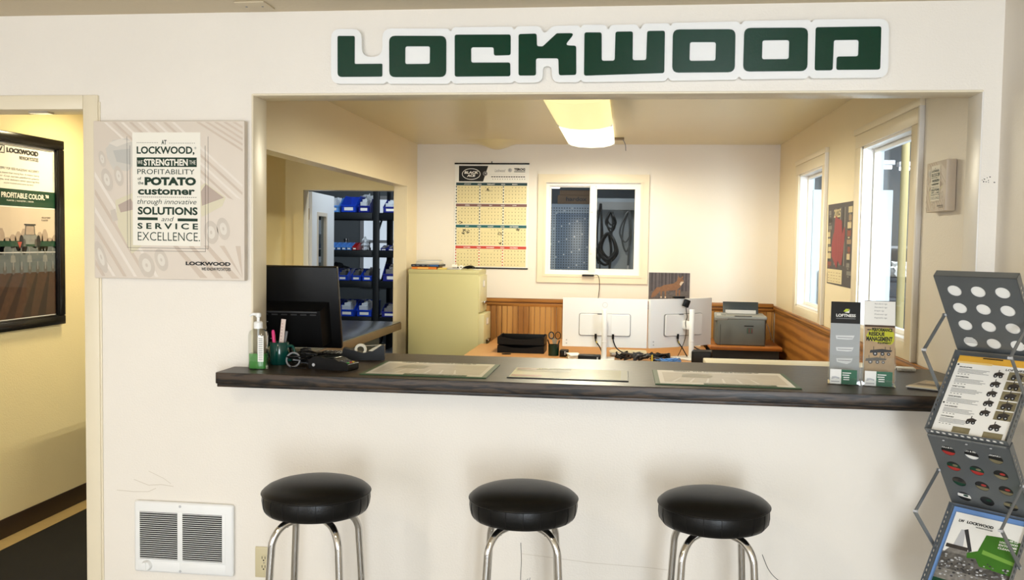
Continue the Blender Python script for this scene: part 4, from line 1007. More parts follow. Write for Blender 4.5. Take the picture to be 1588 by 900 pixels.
bookish('book', 'small yellow booklet beside the orange book on the filing cabinet', 'booklet', (-1.522, 7.37, ZC), .075, .10, .012, mat('booklet_yellow', (226, 200, 110), .5))
bookish('magazine', 'grey printed booklet between the yellow booklet and the mouse', 'booklet', (-1.443, 7.37, ZC), .10, .10, .010, mat('booklet_grey', (186, 184, 186), .5, var=.25, vscale=50))
def paper_pile(name, label, loc, w, d, n, rz, group, seed, h=.003):
    t = thing(name, label, 'papers', loc, 0, group); rr = random.Random(seed); b = B()
    for i in range(n):
        b.M = Matrix.Translation((w/2, d/2, i*h)) @ Matrix.Rotation(rz+rr.uniform(-.12, .12), 4, 'Z'); b.box((-w/2, -d/2, 0), (w/2, d/2, h*.9), (whitep, ltgrey, mat('paper_cream', (226, 216, 190), .6))[i % 3 if i % 4 else 0], .0003, 1)
    b.build('sheets', t); return t
paper_pile('paper_stack', 'crumpled white papers on top of the books on the filing cabinet', (-1.70, 7.37, ZC+.039), .19, .20, 8, .08, 'books and papers on the filing cabinet', 4, .0042)
b = B(); b.M = Matrix.Translation((-1.385, 7.40, ZC+.028)) @ Matrix.Rotation(PI/2, 4, 'Y'); b.shape([circle(0, 0, .014, 20), circle(0, 0, .006, 14)], -.02, .02, whitep)
tag(b.build('tape_roll'), 'left white roll standing behind the black mouse on the filing cabinet', 'roll')
b = B(WALLM @ Matrix.Translation((-1.335, ZC+.019, -7.42))); b.shape([circle(0, 0, .018, 20), circle(0, 0, .007, 14)], -.012, .012, whitep)
tag(b.build('tape_roll'), 'right white roll facing forward behind the black mouse', 'roll')
b = B(); V = []; nx, ny = 12, 8
for i in range(nx+1):
    for j in range(ny+1):
        u = i/nx*2-1; v = j/ny*2-1
        x, y = u*math.sqrt(1-v*v/2)*.060, v*math.sqrt(1-u*u/2)*.034; h = .036*max(0, 1-(x/.0605)**2)**.5*max(0, 1-(y/.0345)**2)**.4*(1+.25*u)
        V.append((x, y, h))
b.add(V, [(i*(ny+1)+j, (i+1)*(ny+1)+j, (i+1)*(ny+1)+j+1, i*(ny+1)+j+1) for i in range(nx) for j in range(ny)], black)
t = thing('computer_mouse', 'black computer mouse on the right end of the filing cabinet top', 'mouse', (-1.262, 7.36, ZC)); b.build('mouse_shell', t, ang=60)
b = B(); b.tube([(.035, -.003, .026), (.035, .003, .026)], .007, grey, 10); b.build('scroll_wheel', t)
b = B(); b.box((0, 0, 0), (.06, .09, .004), whitep, .001, 1); b.box((.03, .01, .004), (.045, .02, .0045), ink)
tag(b.build('sticker_sheet', None, (-1.235, 7.41, ZC)), 'small white printed sheet on the cabinet corner behind the mouse', 'papers')

# wall calendar
t = thing('wall_calendar', 'large yearly wall calendar with a black logo head beside the back window', 'calendar', (-1.470, BY, 1.328))
kw, kh = .638, .896
b = B(WALLM); b.box((0, 0, .002), (kw, kh, .004), whitep); b.build('calendar_sheet', t)
b = B(WALLM); b.box((-.003, -.004, .001), (kw+.003, .008, .010), black, .002); b.build('hanger_strip', t)
b = B(WALLM); b.box((-.003, kh-.010, .001), (kw+.003, kh+.003, .010), black, .002); b.tube([(kw/2, kh+.004, .005), (kw/2, kh+.016, .004)], .004, black, 8); b.build('hanger_strip', t)
b = B(WALLM); N0 = .0044
cream = mat('calendar_cream', (226, 213, 166), .55); teal = mat('calendar_teal', (20, 58, 66), .5); maroon = mat('calendar_maroon', (122, 88, 84), .5); teal2 = mat('calendar_blue_teal', (24, 92, 98), .5); redc = mat('calendar_red', (196, 70, 56), .5)
b.poly([(.035, kh-.155), (.245, kh-.155), (.288, kh-.022), (.035, kh-.022)], N0, ink)
el = circle(.142, kh-.092, .080, 32, .048); eli = circle(.142, kh-.092, .075, 32, .043)
b.poly(el, N0+.0003, whitep); b.poly(eli, N0+.0005, ink)
b.text('BLACK', .082, kh-.090, .204, kh-.068, N0+.0008, whitep, .05, .15); b.text('ACE', .105, kh-.116, .178, kh-.095, N0+.0008, whitep, .05, .15)
b.poly(circle(.262, kh-.088, .020, 16), N0+.0006, grey); b.poly(circle(.262, kh-.088, .012, 12), N0+.0008, dkgrey); b.poly(circle(.264, kh-.086, .006, 8), N0+.0009, ltgrey)
b.text('Lockwood', .345, kh-.074, .435, kh-.048, N0, grey, 0, .3); b.poly(circle(.475, kh-.058, .018, 14), N0, ltgrey); b.text('R', .467, kh-.068, .483, kh-.048, N0+.0003, grey, .02)
b.text('TEROG', .510, kh-.062, .605, kh-.040, N0, ink, .06); b.rect(.510, kh-.074, .605, kh-.068, N0, dkgrey); b.rect(.30, kh-.094, .605, kh-.0925, N0, ltgrey)
for i in range(2):
    for k in range(14): b.rect(.315+k*.021+(.012 if i else 0), kh-.118-i*.020, .331+k*.021, kh-.110-i*.020, N0, dkgrey)
months = ['JANUARY', 'FEBRUARY', 'MARCH', 'APRIL', 'MAY', 'JUNE', 'JULY', 'AUGUST', 'SEPTEMBER', 'OCTOBER', 'NOVEMBER', 'DECEMBER']
gh = (kh-.168)/4
for r_ in range(4):
    vt = kh-.165-r_*(gh-.002); hc = (teal, maroon, teal2, redc)[r_]
    b.rect(.012, vt-.024, kw-.014, vt, N0, hc)
    for c_ in range(3):
        u0 = .020+c_*.203
        b.rect(u0, vt-gh+.006, u0+.194, vt-.025, N0, cream)
        tx = months[r_*3+c_]; wd = .0085*len(tx); b.text(tx, u0+.092-wd/2, vt-.018, u0+.092+wd/2, vt-.008, N0+.0004, whitep, .02)
        if c_ < 2: b.text('2025', u0+.178, vt-.018, u0+.212, vt-.008, N0+.0004, whitep, .01)
        for k in range(6): b.rect(u0-.009, vt-.042-k*.0255, u0-.001, vt-.028-k*.0255, N0+.0002, redc if r_ == 3 else teal)
        cw2 = .194/7
        for i in range(5):
            v = vt-.026-(i+1)*(gh-.034)/5
            b.rect(u0, v+.0268, u0+.194, v+.0274, N0+.0003, mat('calendar_rule', (176, 158, 108), .6))
            for j in range(7):
                if (i == 0 and j < (r_+c_) % 5) or (i == 4 and j > 4): continue
                b.rect(u0+cw2*j+.014, v+.012, u0+cw2*j+.020, v+.018, N0+.0003, mat('calendar_number', (70, 62, 48), .6))
rr = random.Random(8)
for (cx, cy) in ((.295, .665), (.055, .385), (.09, .315), (.125, .305), (.395, .295), (.40, .215), (.55, .325), (.075, .29)):
    for k in range(3): ribbon(b, [(cx+rr.uniform(-.02, .02), cy+rr.uniform(-.01, .02)) for _ in range(4)], .003, N0+.0007, ink)
b.build('calendar_print', t, recalc=False)

# fox picture
t = thing('fox_picture', 'unframed picture of a red fox on the back wall above the white monitors', 'picture', (.190, BY, 1.090))
b = B(WALLM); b.box((0, 0, .002), (.345, .232, .005), whitep); b.build('picture_sheet', t)
b = B(WALLM); n = .0054
b.rect(.003, .003, .342, .229, n, mat('fox_forest', (72, 68, 74), .6, var=.45, vscale=22))
for i in range(12): b.rect(.01+i*.028, .07, .018+i*.028+.006*(i % 3), .229, n+.0002, mat('fox_trunks', (96, 90, 96), .6, var=.3, vscale=30))
b.rect(.003, .003, .342, .075, n+.0003, mat('fox_leaf_litter', (98, 92, 94), .6, var=.6, vscale=60))
fox = mat('fox_fur', (136, 100, 76), .6, var=.25, vscale=60); foxl = mat('fox_pale_fur', (214, 196, 176), .6)
b.poly(fillet([(.02, .012), (.06, .03), (.10, .075), (.095, .11), (.07, .105), (.035, .06)], .012), n+.0005, fox)   # tail
b.poly(fillet([(.085, .10), (.13, .125), (.21, .140), (.25, .175), (.275, .16), (.27, .115), (.235, .085), (.15, .075), (.10, .07)], .012), n+.0006, fox)
b.poly(fillet([(.235, .15), (.240, .185), (.262, .190), (.288, .172), (.296, .158), (.28, .146), (.262, .128)], .006), n+.0008, fox)
b.poly([(.243, .182), (.246, .207), (.258, .190)], n+.0009, fox); b.poly([(.268, .186), (.284, .208), (.286, .182)], n+.0009, fox)
b.poly([(.268, .155), (.296, .158), (.282, .140), (.268, .120), (.258, .135)], n+.001, foxl); b.rect(.27, .170, .276, .174, n+.0011, ink); b.rect(.290, .156, .297, .161, n+.0011, ink)
for u in (.10, .135, .225, .250): b.poly([(u, .085), (u+.016, .09), (u+.012, .02), (u+.003, .02)], n+.0007, fox); b.rect(u+.002, .016, u+.014, .030, n+.0008, foxl)
b.build('fox_print', t, recalc=False)

# puck and cable on the window sill
t = thing('antenna_puck', 'small black puck on the back window sill with a thin cable hanging down', 'antenna', (-.345+.03, BY-.045, 1.287))
b = B(WALLM); b.shape([fillet([(-.05, -.009), (.05, -.009), (.05, .006), (-.05, .006)], .006)], -.03, .02, black, .002); b.build('puck', t)
b = B(); b.tube(smooth_path([(.045, -.02, 0), (.08, -.02, .002), (.095, -.02, -.03), (.098, -.015, -.10), (.088, -.0, -.22), (.085, .0, -.40)], 6), .0028, black, 6); b.build('cable', t)

# right wall poster
t = thing('wall_poster', 'dark crowded poster with a red hand on the right wall between the two windows', 'poster', (RX, 5.925, 1.325), -PI/2)
b = B(WALLM); pw, ph = .665, .488; b.poly([(.02, .005), (pw, 0), (pw+.0, ph-.005), (0, ph), (.02, .2)], .003, mat('poster_back', (66, 62, 66), .5, var=.15, vscale=20)); b.build('poster_sheet', t, recalc=False)
b = B(WALLM); rr = random.Random(9); n = .0034
pal = [mat('poster_bit_cream', (196, 180, 140), .5), mat('poster_bit_tan', (150, 124, 96), .5, var=.3, vscale=60), mat('poster_bit_dark', (34, 32, 34), .5), mat('poster_bit_rust', (126, 62, 46), .5, var=.2), mat('poster_bit_grey', (120, 118, 112), .5, var=.3, vscale=60)]
for k in range(9):
    for side in (0, 1):
        u = (.018+rr.uniform(0, .02)) if side == 0 else (pw-.15+rr.uniform(0, .03)); v = .07+k*.044
        b.rect(u, v, u+rr.uniform(.06, .11), v+rr.uniform(.022, .036), n+.0001*k*.3, pal[rr.randrange(5)])
        b.rect(u+.02, v-.012, u+.06, v-.004, n+.0005, pal[rr.randrange(5)])
for u in (.20, .27, .33, .40, .44): b.rect(u, .12, u+.022, ph-.03, n, pal[2] if u in (.27, .40) else pal[4])
b.text('2025', .17, ph-.085, .34, ph-.035, n+.0006, pal[0], .03)
hand = mat('poster_red', (140, 46, 54), .5, var=.12, vscale=16)
b.poly(fillet([(.16, .30), (.13, .24), (.14, .17), (.22, .13), (.28, .10), (.30, .15), (.35, .13), (.40, .12), (.42, .17), (.46, .28), (.46, .35), (.42, .33), (.40, .30), (.38, .38), (.33, .39), (.26, .40), (.22, .42), (.20, .38), (.19, .32)], .012), n+.0007, hand)
for u in (.25, .31, .37): b.rect(u, .16, u+.004, .36, n+.0009, mat('poster_red_dark', (116, 26, 34), .5))
b.rect(.04, .012, .42, .095, n+.0006, mat('poster_table', (214, 200, 160), .5, var=.06, vscale=30))
for i in range(5):
    for k in range(4): b.rect(.055+i*.072, .022+k*.017, .055+i*.072+.05-.01*((k+i) % 3), .025+k*.017, n+.0008, pal[1])
b.build('poster_print', t, recalc=False)

# desks
t = thing('desk', 'light wood desk against the beadboard under the back window', 'desk', (0, 0, 0))
b = B(); b.prism([(-1.14, 6.25), (.635, 6.25), (.635, 7.80), (-1.085, 7.80), (-1.085, 7.27), (-1.14, 7.27)], .712, .74, deskwood); b.build('desk_top', t)
b = B(); b.box((-1.08, 6.34, .0), (-1.05, 7.78, .712), deskwood); b.box((.58, 6.34, 0), (.61, 7.78, .712), deskwood); b.box((-1.05, 6.36, .25), (.58, 6.38, .712), deskwood); b.build('desk_base', t)
b = B(); b.lathe([(.0, .7405), (.034, .7405), (.034, .744), (.026, .7445), (0, .7435)], blackm, 24, (-.85, 6.62, 0)); b.build('cable_grommet', t)
t = thing('desk_hutch', 'low white topped hutch just behind the counter at the right', 'hutch', (.385, 4.37, 0))
wl = mat('ivory_laminate', (238, 230, 204), .4)
b = B(); b.box((0, 0, .975), (.835, .215, 1.0), wl, .004); b.build('hutch_top', t)
b = B(); b.box((.01, .01, 0), (.03, .205, .975), wl); b.box((.805, .01, 0), (.825, .205, .975), wl); b.box((.03, .012, 0), (.805, .03, .975), wl); b.build('hutch_body', t)
t = thing('printer_table', 'oak topped table with a dark cabinet under the grey printer', 'table', (.652, 7.14, 0))
b = B(); b.box((0, 0, .757), (.535, .62, .786), wood('printer_table_oak', (190, 120, 56), (150, 88, 36), 0, 9, .06, .38), .004); b.build('table_top', t)
b = B(); b.box((.02, .03, 0), (.515, .60, .757), mat('charcoal_cabinet', (46, 44, 42), .5)); b.build('cabinet', t)

# printer
pg = mat('printer_grey', (98, 102, 100), .45, var=.03); pl = mat('printer_light_grey', (146, 150, 150), .4); pd = mat('printer_dark', (48, 56, 62), .4)
t = thing('printer', 'grey laser printer on the oak topped table in the right back corner', 'printer', (.705, 7.22, .786), math.radians(-3))
b = B(); b.box((0, 0, 0), (.365, .38, .205), pg, .012, 3); b.box((-.012, .02, .01), (.03, .36, .19), pg, .01); b.build('printer_body', t)
b = B(); b.box((-.006, .0, .200), (.375, .385, .228), pl, .010, 3); b.build('top_cover', t)
b = B(); b.M = Matrix.Translation((.055, .26, .226)) @ Matrix.Rotation(math.radians(-25), 4, 'X'); b.box((0, -.0, 0), (.275, .012, .105), pd, .004); b.box((.02, -.01, 0), (.255, 0, .03), ltgrey); b.build('output_tray', t)
b = B(); b.M = Matrix.Translation((-.02, .03, .195)) @ Matrix.Rotation(math.radians(14), 4, 'X'); b.box((0, -.03, 0), (.10, .10, .028), pl, .006); b.box((.02, .0, .028), (.05, .06, .031), ltgrey, .001)
for i in range(4): b.box((.058+.008*i, .01, .028), (.063+.008*i, .03, .0305), dkgrey)
b.build('control_panel', t)
b = B(WALLM); b.box((.205, .150, -.001), (.275, .157, .004), blackm, .002); b.box((.13, .226, -.01), (.26, .229, .002), blackm, .001); b.box((.355, .01, 0), (.358, .2, .0012), dkgrey); b.box((.025, .0, 0), (.028, .16, .0012), dkgrey); b.build('front_cover_details', t)
b = B(WALLM); b.rect(.225, .095, .268, .140, .0014, mat('sticker_dark', (70, 74, 74), .5))
for i in range(4): b.rect(.229+i*.010, .102, .235+i*.010, .134, .0016, (mat('sticker_green', (60, 100, 80), .5), mat('sticker_red', (120, 60, 60), .5))[i % 2])
b.build('sticker', t, recalc=False)
b = B(); b.tube(smooth_path([(.375, .2, .17), (.40, .2, .14), (.43, .22, .05), (.455, .24, .006)], 6), .003, ltgrey, 6); b.box((.365, .17, .16), (.385, .22, .19), black, .003); b.build('power_cord', t)
paper_pile('paper_stack', 'stack of papers and folders between the printer and the right white monitor', (.60, 7.45, .742), .14, .2, 14, 0, None, 3, .008).location = (.475, 7.52, .7405)

# white monitors seen from behind
def white_monitor(label, loc, rz, w=.595, h=.345, curve=0):
    t = thing('monitor', label, 'monitor', loc, rz, 'white monitors on the desk')
    z0 = .082; wm = mat('monitor_white', (232, 232, 232), .38)
    def bend(b_):
        if curve:
            for v in b_.V: v.y += curve*(v.x/(w/2))**2
        return b_
    b = B()
    nx = 14
    o = fillet([(-w/2, z0), (w/2, z0), (w/2, z0+h), (-w/2, z0+h)], .008)
    for i in range(nx):
        xa, xb = -w/2+w*i/nx, -w/2+w*(i+1)/nx
        b.add([(xa, 0, z0), (xb, 0, z0), (xb, 0, z0+h), (xa, 0, z0+h), (xa, .022, z0), (xb, .022, z0), (xb, .022, z0+h), (xa, .022, z0+h)], [(0,1,2,3), (7,6,5,4), (0,4,5,1), (3,2,6,7)]+([(0,3,7,4)] if i == 0 else [])+([(1,5,6,2)] if i == nx-1 else []), wm)
    bend(b).build('screen_shell', t)
    b = B()
    for i in range(nx):
        xa, xb = -w/2+.004+(w-.008)*i/nx, -w/2+.004+(w-.008)*(i+1)/nx
        b.add([(xa, .0225, z0+.004), (xb, .0225, z0+.004), (xb, .0225, z0+h-.004), (xa, .0225, z0+h-.004)], [(3,2,1,0)], mat('screen_glass', (6, 7, 9), .1))
    bend(b).build('screen', t)
    b = B(WALLM); pw, ph = .178, .076; zc = z0+h*.46
    b.shape([fillet([(-pw-.004, zc-ph-.004), (pw+.004, zc-ph-.004), (pw+.004, zc+ph+.004), (-pw-.004, zc+ph+.004)], .018), fillet([(-pw, zc-ph), (pw, zc-ph), (pw, zc+ph), (-pw, zc+ph)], .016)], 0 if not curve else -.013, .0025, grey); b.build('panel_seam', t); b = B(WALLM)
    b.shape([fillet([(-pw, zc-ph), (pw, zc-ph), (pw, zc+ph), (-pw, zc+ph)], .016)], -.001 if not curve else -.014, .010, wm, .003); b.box((.044, zc-ph+.004, .009), (.0455, zc+ph-.004, .0108), ltgrey); b.box((-.012-.04, zc+ph-.003, .004), (-.01, zc+ph+.001, .011), dkgrey); b.build('rear_panel', t)
    b = B(WALLM); b.shape([circle(0, z0+h-.046, .019, 28), circle(0, z0+h-.046, .0165, 28)], 0, .0012, ltgrey); b.build('rear_emblem', t)
    b = B(WALLM)
    for z in (.022, .045): b.shape([circle(-w/2+.03, z0+z, .0055, 14)], -curve*.9-.001, -curve*.8+.0025, ltgrey, .0005)
    b.build('button', t)
    b = B(); b.lathe([(0, .006), (.0185, .006), (.0185, .125), (.020, .127), (.020, .132), (.0185, .134), (.0185, .352), (.016, .356), (0, .357)], wm, 24, (0, -.085, 0)); b.box((-.02, -.085, zc-.03), (.02, -.008, zc+.03), wm, .006)
    b.box((-.075, -.16, 0), (.075, .05, .010), wm, .004); b.build('stand', t)
    b = B()
    b.tube(smooth_path([(-.062, -.012, zc-ph+.01), (-.062, -.013, zc-ph-.02), (-.058, -.012, zc-ph-.045), (-.03, -.02, z0+.0), (.0, -.045, .016)], 5), .0042, black, 8); b.tube([(-.062, -.012, zc-ph+.012), (-.062, -.012, zc-ph-.022)], .008, black, 8)
    b.tube(smooth_path([(.060, -.012, zc-ph+.01), (.062, -.014, zc-ph-.03), (.085, -.02, z0+.0), (.13, -.05, .055), (.22, -.06, .030)], 5), .0042, black, 8); b.tube([(.060, -.012, zc-ph+.012), (.060, -.012, zc-ph-.022)], .008, black, 8)
    b.tube([(-.058, -.014, zc-ph-.040), (-.05, -.016, zc-ph-.052)], .0048, mat('cable_yellow_tag', (206, 186, 90), .5), 8); b.build('cables', t)
    return t
white_monitor('left white monitor seen from behind, square on to the counter', (-.140, 6.52, .7405), 0)
white_monitor('right white monitor seen from behind, turned away, with a webcam on top', (.418, 6.70, .7405), math.radians(40), curve=.02)
# webcam
t = thing('webcam', 'black webcam clipped on top of the right white monitor with its cable', 'webcam', (.395, 6.69, 1.170), math.radians(20))
b = B(); b.box((-.055, -.012, -.001), (.03, .03, .016), black, .005); b.M = Matrix.Translation((.0, -.03, -.052)) @ Matrix.Rotation(.35, 4, 'Y'); b.box((.0, -.012, 0), (.045, .012, .055), black, .006); b.build('webcam_body', t)
b = B(); b.tube(smooth_path([(.02, -.045, -.03), (.024, -.05, -.10), (.03, -.05, -.13), (.018, -.05, -.17), (.025, -.05, -.22), (.02, -.05, -.28), (-.01, -.05, -.36), (-.03, -.04, -.41)], 5), .0026, black, 6); b.build('cable', t)
# trays, pen cup, black boxes, papers, cables on the desk
def letter_tray(label, z):
    t = thing('letter_tray', label, 'letter tray', (-.928, 6.70, z), 0, 'stacked letter trays on the desk')
    b = B(); w, d, h = .345, .26, .056
    b.box((0, 0, 0), (w, d, .004), black); b.box((0, 0, 0), (.004, d, h), black, .001); b.box((w-.004, 0, 0), (w, d, h), black, .001); b.box((0, d-.004, 0), (w, d, h), black, .001); b.build('tray_body', t)
    b = B(WALLM); b.prism(fillet([(0, 0), (w, 0), (w, h), (w*.86, h*.92), (w*.66, h*.68), (w*.34, h*.68), (w*.14, h*.92), (0, h)], .012), -.0005, .003, black); b.build('tray_front', t)
    for u in (.01, w-.018):
        b = B(); b.box((u, .01, h), (u+.008, .018, .0615), black); b.box((u, d-.02, h), (u+.008, d-.012, .0615), black); b.build('riser', t)
    return t
letter_tray('lower black letter tray on the light wood desk', .7405)
letter_tray('upper black letter tray stacked on the other tray', .8025)
t = thing('pencil_cup', 'dark green pencil cup beside the letter trays on the desk', 'pencil cup', (-.505, 6.62, .7405))
b = B(); b.lathe([(0, 0), (.038, 0), (.040, .08), (.037, .08), (.035, .004), (0, .004)], mat('cup_dark_green', (16, 44, 30), .3), 28); b.build('cup', t)
t = thing('scissors', 'scissors with orange and grey handles standing in the pencil cup', 'scissors', (-.500, 6.62, .746))
ors = mat('scissor_orange', (216, 150, 66), .4)
for s, m in ((-1, grey), (1, ors)):
    b = B(WALLM); b.shape([circle(s*.024, .140, .022, 20, .028), circle(s*.024, .140, .014, 18, .020)], -.004, .004, black, .001); h = b.build('handle', t)
    b = B(WALLM); b.shape([circle(s*.024, .140, .0155, 18, .0215), circle(s*.024, .140, .0125, 18, .0185)], -.0045, .0045, m); b.build('grip_lining', h)
b = B(WALLM); b.prism([(-.02, .116), (-.004, .124), (.010, .01), (.004, .004)], -.001, .001, chrome); b.prism([(.02, .116), (.004, .124), (-.010, .01), (-.004, .004)], .0012, .003, chrome); b.build('blades', t)
pen('pen', 'dark pen leaning left in the desk pencil cup', (-.512, 6.605, .747), (-.548, 6.59, .86), .005, black)['group'] = 'pens in the desk cup'
pen('pen', 'dark pen leaning right in the desk pencil cup', (-.495, 6.605, .747), (-.462, 6.59, .855), .005, dkgrey)['group'] = 'pens in the desk cup'
def speaker_box(name, label, cat, loc, s, rz=0):
    t = thing(name, label, cat, loc, rz); b = B(); b.box((-s[0]/2, -s[1]/2, 0), (s[0]/2, s[1]/2, s[2]), black, .008, 3); b.build('case', t)
    b = B(WALLM); b.box((-s[0]/2+.012, .01, s[1]/2-.001), (s[0]/2-.012, s[2]-.012, s[1]/2+.0015), blackm, .001); b.box((s[0]/2-.026, .014, s[1]/2+.001), (s[0]/2-.018, .04, s[1]/2+.003), ltgrey, .001); b.build('front_panel', t)
    return t
speaker_box('tape_box', 'small black box between the pencil cup and the papers', 'box', (-.428, 6.60, .7405), (.062, .10, .046))
speaker_box('docking_station', 'black box under the left white monitor, left of its stand', 'device', (-.235, 6.305, .7405), (.155, .08, .052))
speaker_box('desk_speaker', 'larger black box beside the stand of the right white monitor', 'device', (.535, 6.46, .7405), (.135, .13, .085), -.15)
paper_pile('paper_stack', 'loose white papers between the small black box and the left monitor', (-.39, 6.36, .7405), .085, .16, 9, .2, None, 12, .0042)
paper_pile('paper_stack', 'cream papers lying under the two white monitors', (-.10, 6.62, .7515), .26, .20, 6, .05, None, 13, .004)
rr = random.Random(21); b = B()
for k in range(16):
    x, y, z = rr.uniform(-.03, .25), rr.uniform(6.38, 6.52), .750+rr.random()*.01; pts = [(x, y, z)]
    for j in range(6): x = min(max(x+rr.uniform(-.06, .09), -.05), .31); y = min(max(y+rr.uniform(-.06, .06), 6.37), 6.54); z = .750+rr.random()*.05; pts.append((x, y, z))
    b.tube(smooth_path(pts, 4), rr.uniform(.004, .0075), black if k % 4 else dkgrey, 6)
tag(b.build('cable_tangle'), 'dark tangle of black cables on the desk below the white monitors', 'cables')
b = B(); bl = mat('cable_blue', (70, 120, 180), .4)
for k in range(6):
    pts = [(.26+rr.uniform(-.05, .12), 6.31+rr.uniform(-.02, .02), .75+rr.uniform(0, .035)) for _ in range(5)]; b.tube(smooth_path(pts, 4), .004, bl, 6)
tag(b.build('network_cable'), 'blue network cable on the desk beside the black tangle', 'cables')
b = B(); b.tube([(.19, 6.335, .742), (.19, 6.330, .80)], .006, mat('cable_yellow', (206, 180, 60), .5), 8); tag(b.build('cable_plug'), 'short yellow cable end in the cable tangle', 'cables')

# metal topped bench in the partition opening
t = thing('workbench', 'metal topped bench standing in the opening of the left partition', 'workbench', (0, 0, 0))
bt = mat('worn_zinc_top', (150, 162, 178), .22, .9, bump=.05, scale=20, var=.35, vscale=7); be = mat('bench_edge_board', (108, 88, 66), .5, var=.15, vscale=12)
b = B(); b.box((-2.45, 4.75, .893), (-1.795, 7.255, .900), bt, .002); b.build('zinc_top', t)
b = B(); b.box((-2.445, 4.755, .838), (-1.79, 7.26, .893), be, .004); b.build('bench_board', t)
b = B(); b.box((-2.40, 4.95, 0), (-1.93, 7.10, .838), mat('bench_blue_grey', (112, 124, 138), .5, var=.06)); b.build('bench_cabinet', t)
# hall rug
t = tag(B().box((-3.005, 3.50, .0), (-2.06, 6.4, .012), mat('black_rug', (24, 23, 22), .95, bump=.6, scale=500, var=.4, vscale=80), .004).build('floor_mat'), 'black rug on the hall floor beyond the left doorway', 'rug')
# hall and lobby lamps
def dome(label, loc, power, col, size):
    t = thing('ceiling_light', label, 'ceiling light', loc); b = B(); b.lathe([(0, -.09), (.09, -.08), (.15, -.04), (.16, -.015)], mat('dome_glass', (255, 240, 205), .4, emit=1.5), 28); b.build('shade', t, ang=60)
    b = B(); b.lathe([(.165, -.018), (.165, 0), (0, 0)], white, 28); b.build('base', t)
    l = bpy.data.lights.new('bulb', 'AREA'); l.shape = 'DISK'; l.size = size; l.energy = power; l.color = col; o = bpy.data.objects.new('bulb_light', l); COL.objects.link(o); o.location = (0, 0, -.10); o.parent = t
dome('round hall ceiling light', (-2.62, 4.75, CZ), 17, (1, .84, .50), .3)
dome('round lobby ceiling light', (-1.3, .6, CZ), 16, (1, .86, .62), .3)

# ================================================================== WAREHOUSE BEYOND THE DOOR
t = thing('warehouse_door', 'white door with a narrow glass pane standing open into the warehouse', 'door', (-2.805, BY+.13, .01), math.radians(95))
b = B(WALLM); dw, dh = .86, 1.968
b.shape([[(0, 0), (dw, 0), (dw, dh), (0, dh)], [(.20, .75), (.54, .75), (.54, 1.78), (.20, 1.78)]], -.022, .022, mat('door_white', (222, 224, 226), .4)); b.build('door_leaf', t)
b = B(WALLM); frame(b, .22, .77, .52, 1.76, .035, -.028, .028, mat('glazing_bead', (206, 196, 180), .4)); b.build('glazing_bead', t)
b = B(WALLM); b.box((.21, .76, -.003), (.53, 1.77, .003), glass('door_glass', (.7, .78, .85), .03)); b.build('door_glass', t)
b = B(WALLM); b.lathe([(0, .02), (.012, .02), (.012, .05), (.028, .06), (.028, .08), (0, .085)], chrome, 16, (.79, .95, 0)); b.lathe([(0, -.02), (.012, -.02), (.012, -.05), (.028, -.06), (.028, -.08), (0, -.085)], chrome, 16, (.79, .95, 0)); b.build('door_knob', t)
b = B()
for z in (.25, 1.0, 1.72): b.tube([(-.004, .01, z), (-.004, .01, z+.1)], .008, mat('brass_hinge', (150, 120, 60), .3, .9), 8)
b.build('hinges', t)
SY = 10.0; shm = mat('shelf_black_steel', (30, 34, 38), .4, .4)
t = thing('shelving_unit', 'black steel pallet shelving full of blue parts bins beyond the doorway', 'shelving', (0, 0, 0))
LV = [.30, .70, 1.10, 1.44, 1.86]
for x in (-4.15, -2.76, -1.38):
    for y in (SY, SY+.6):
        b = B(); b.box((x-.035, y-.02, 0), (x+.035, y+.02, 2.6), shm, .004)
        for k in range(24): b.box((x-.008, y-.0212, .15+k*.1), (x+.008, y-.0202, .18+k*.1), blackm)
        b.build('upright', t)
for z in LV:
    for x0, x1 in ((-4.11, -2.80), (-2.72, -1.42)):
        for y in (SY-.015, SY+.60):
            b = B(); b.box((x0, y-.02, z-.075), (x1, y+.02, z), shm, .004); b.build('beam', t)
        b = B(); b.box((x0, SY+.006, z-.02), (x1, SY+.579, z-.002), mat('shelf_deck', (64, 66, 68), .5)); b.build('deck', t)
b = B()
for x in (-4.15, -2.76, -1.38):
    for z0 in (.2, .9, 1.6): b.tube([(x, SY+.02, z0), (x, SY+.58, z0+.5)], .012, shm, 6)
b.build('brace', t)
blue = mat('bin_blue', (26, 66, 190), .35); blued = mat('bin_deep_blue', (20, 34, 130), .35); bluel = mat('bin_sky_blue', (92, 150, 226), .35)
def make_bin(w, d, h, m):
    me = B(Matrix(((0, 0, 1, 0), (1, 0, 0, 0), (0, 1, 0, 0), (0, 0, 0, 1))))
    side = [(0, 0), (d, 0), (d, h), (d*.45, h), (.0, h*.45)]; th = .004
    for u in (-w/2, w/2-th): me.prism(side, u, u+th, m)
    b2 = B(); b2.box((-w/2, 0, 0), (w/2, d, th), m); b2.box((-w/2, d-th, 0), (w/2, d, h), m); b2.box((-w/2, 0, 0), (w/2, th, h*.45), m); b2.box((-w/2-.004, d*.45, h-.01), (-w/2, d, h), m); b2.box((w/2, d*.45, h-.01), (w/2+.004, d, h), m); b2.box((-w/2-.002, -.006, h*.36), (w/2+.002, 0, h*.45), m)
    me.V += []; me2 = B(); me2.add(me.V, me.F, m); me2.add(b2.V, b2.F, m)
    return me2
ORD = ['first', 'second', 'third', 'fourth', 'fifth', 'sixth', 'seventh', 'eighth', 'ninth', 'tenth', 'eleventh', 'twelfth']
SHN = {0: 'lowest shelf', 1: 'fourth shelf', 2: 'third shelf', 3: 'second shelf down', 4: 'top shelf'}
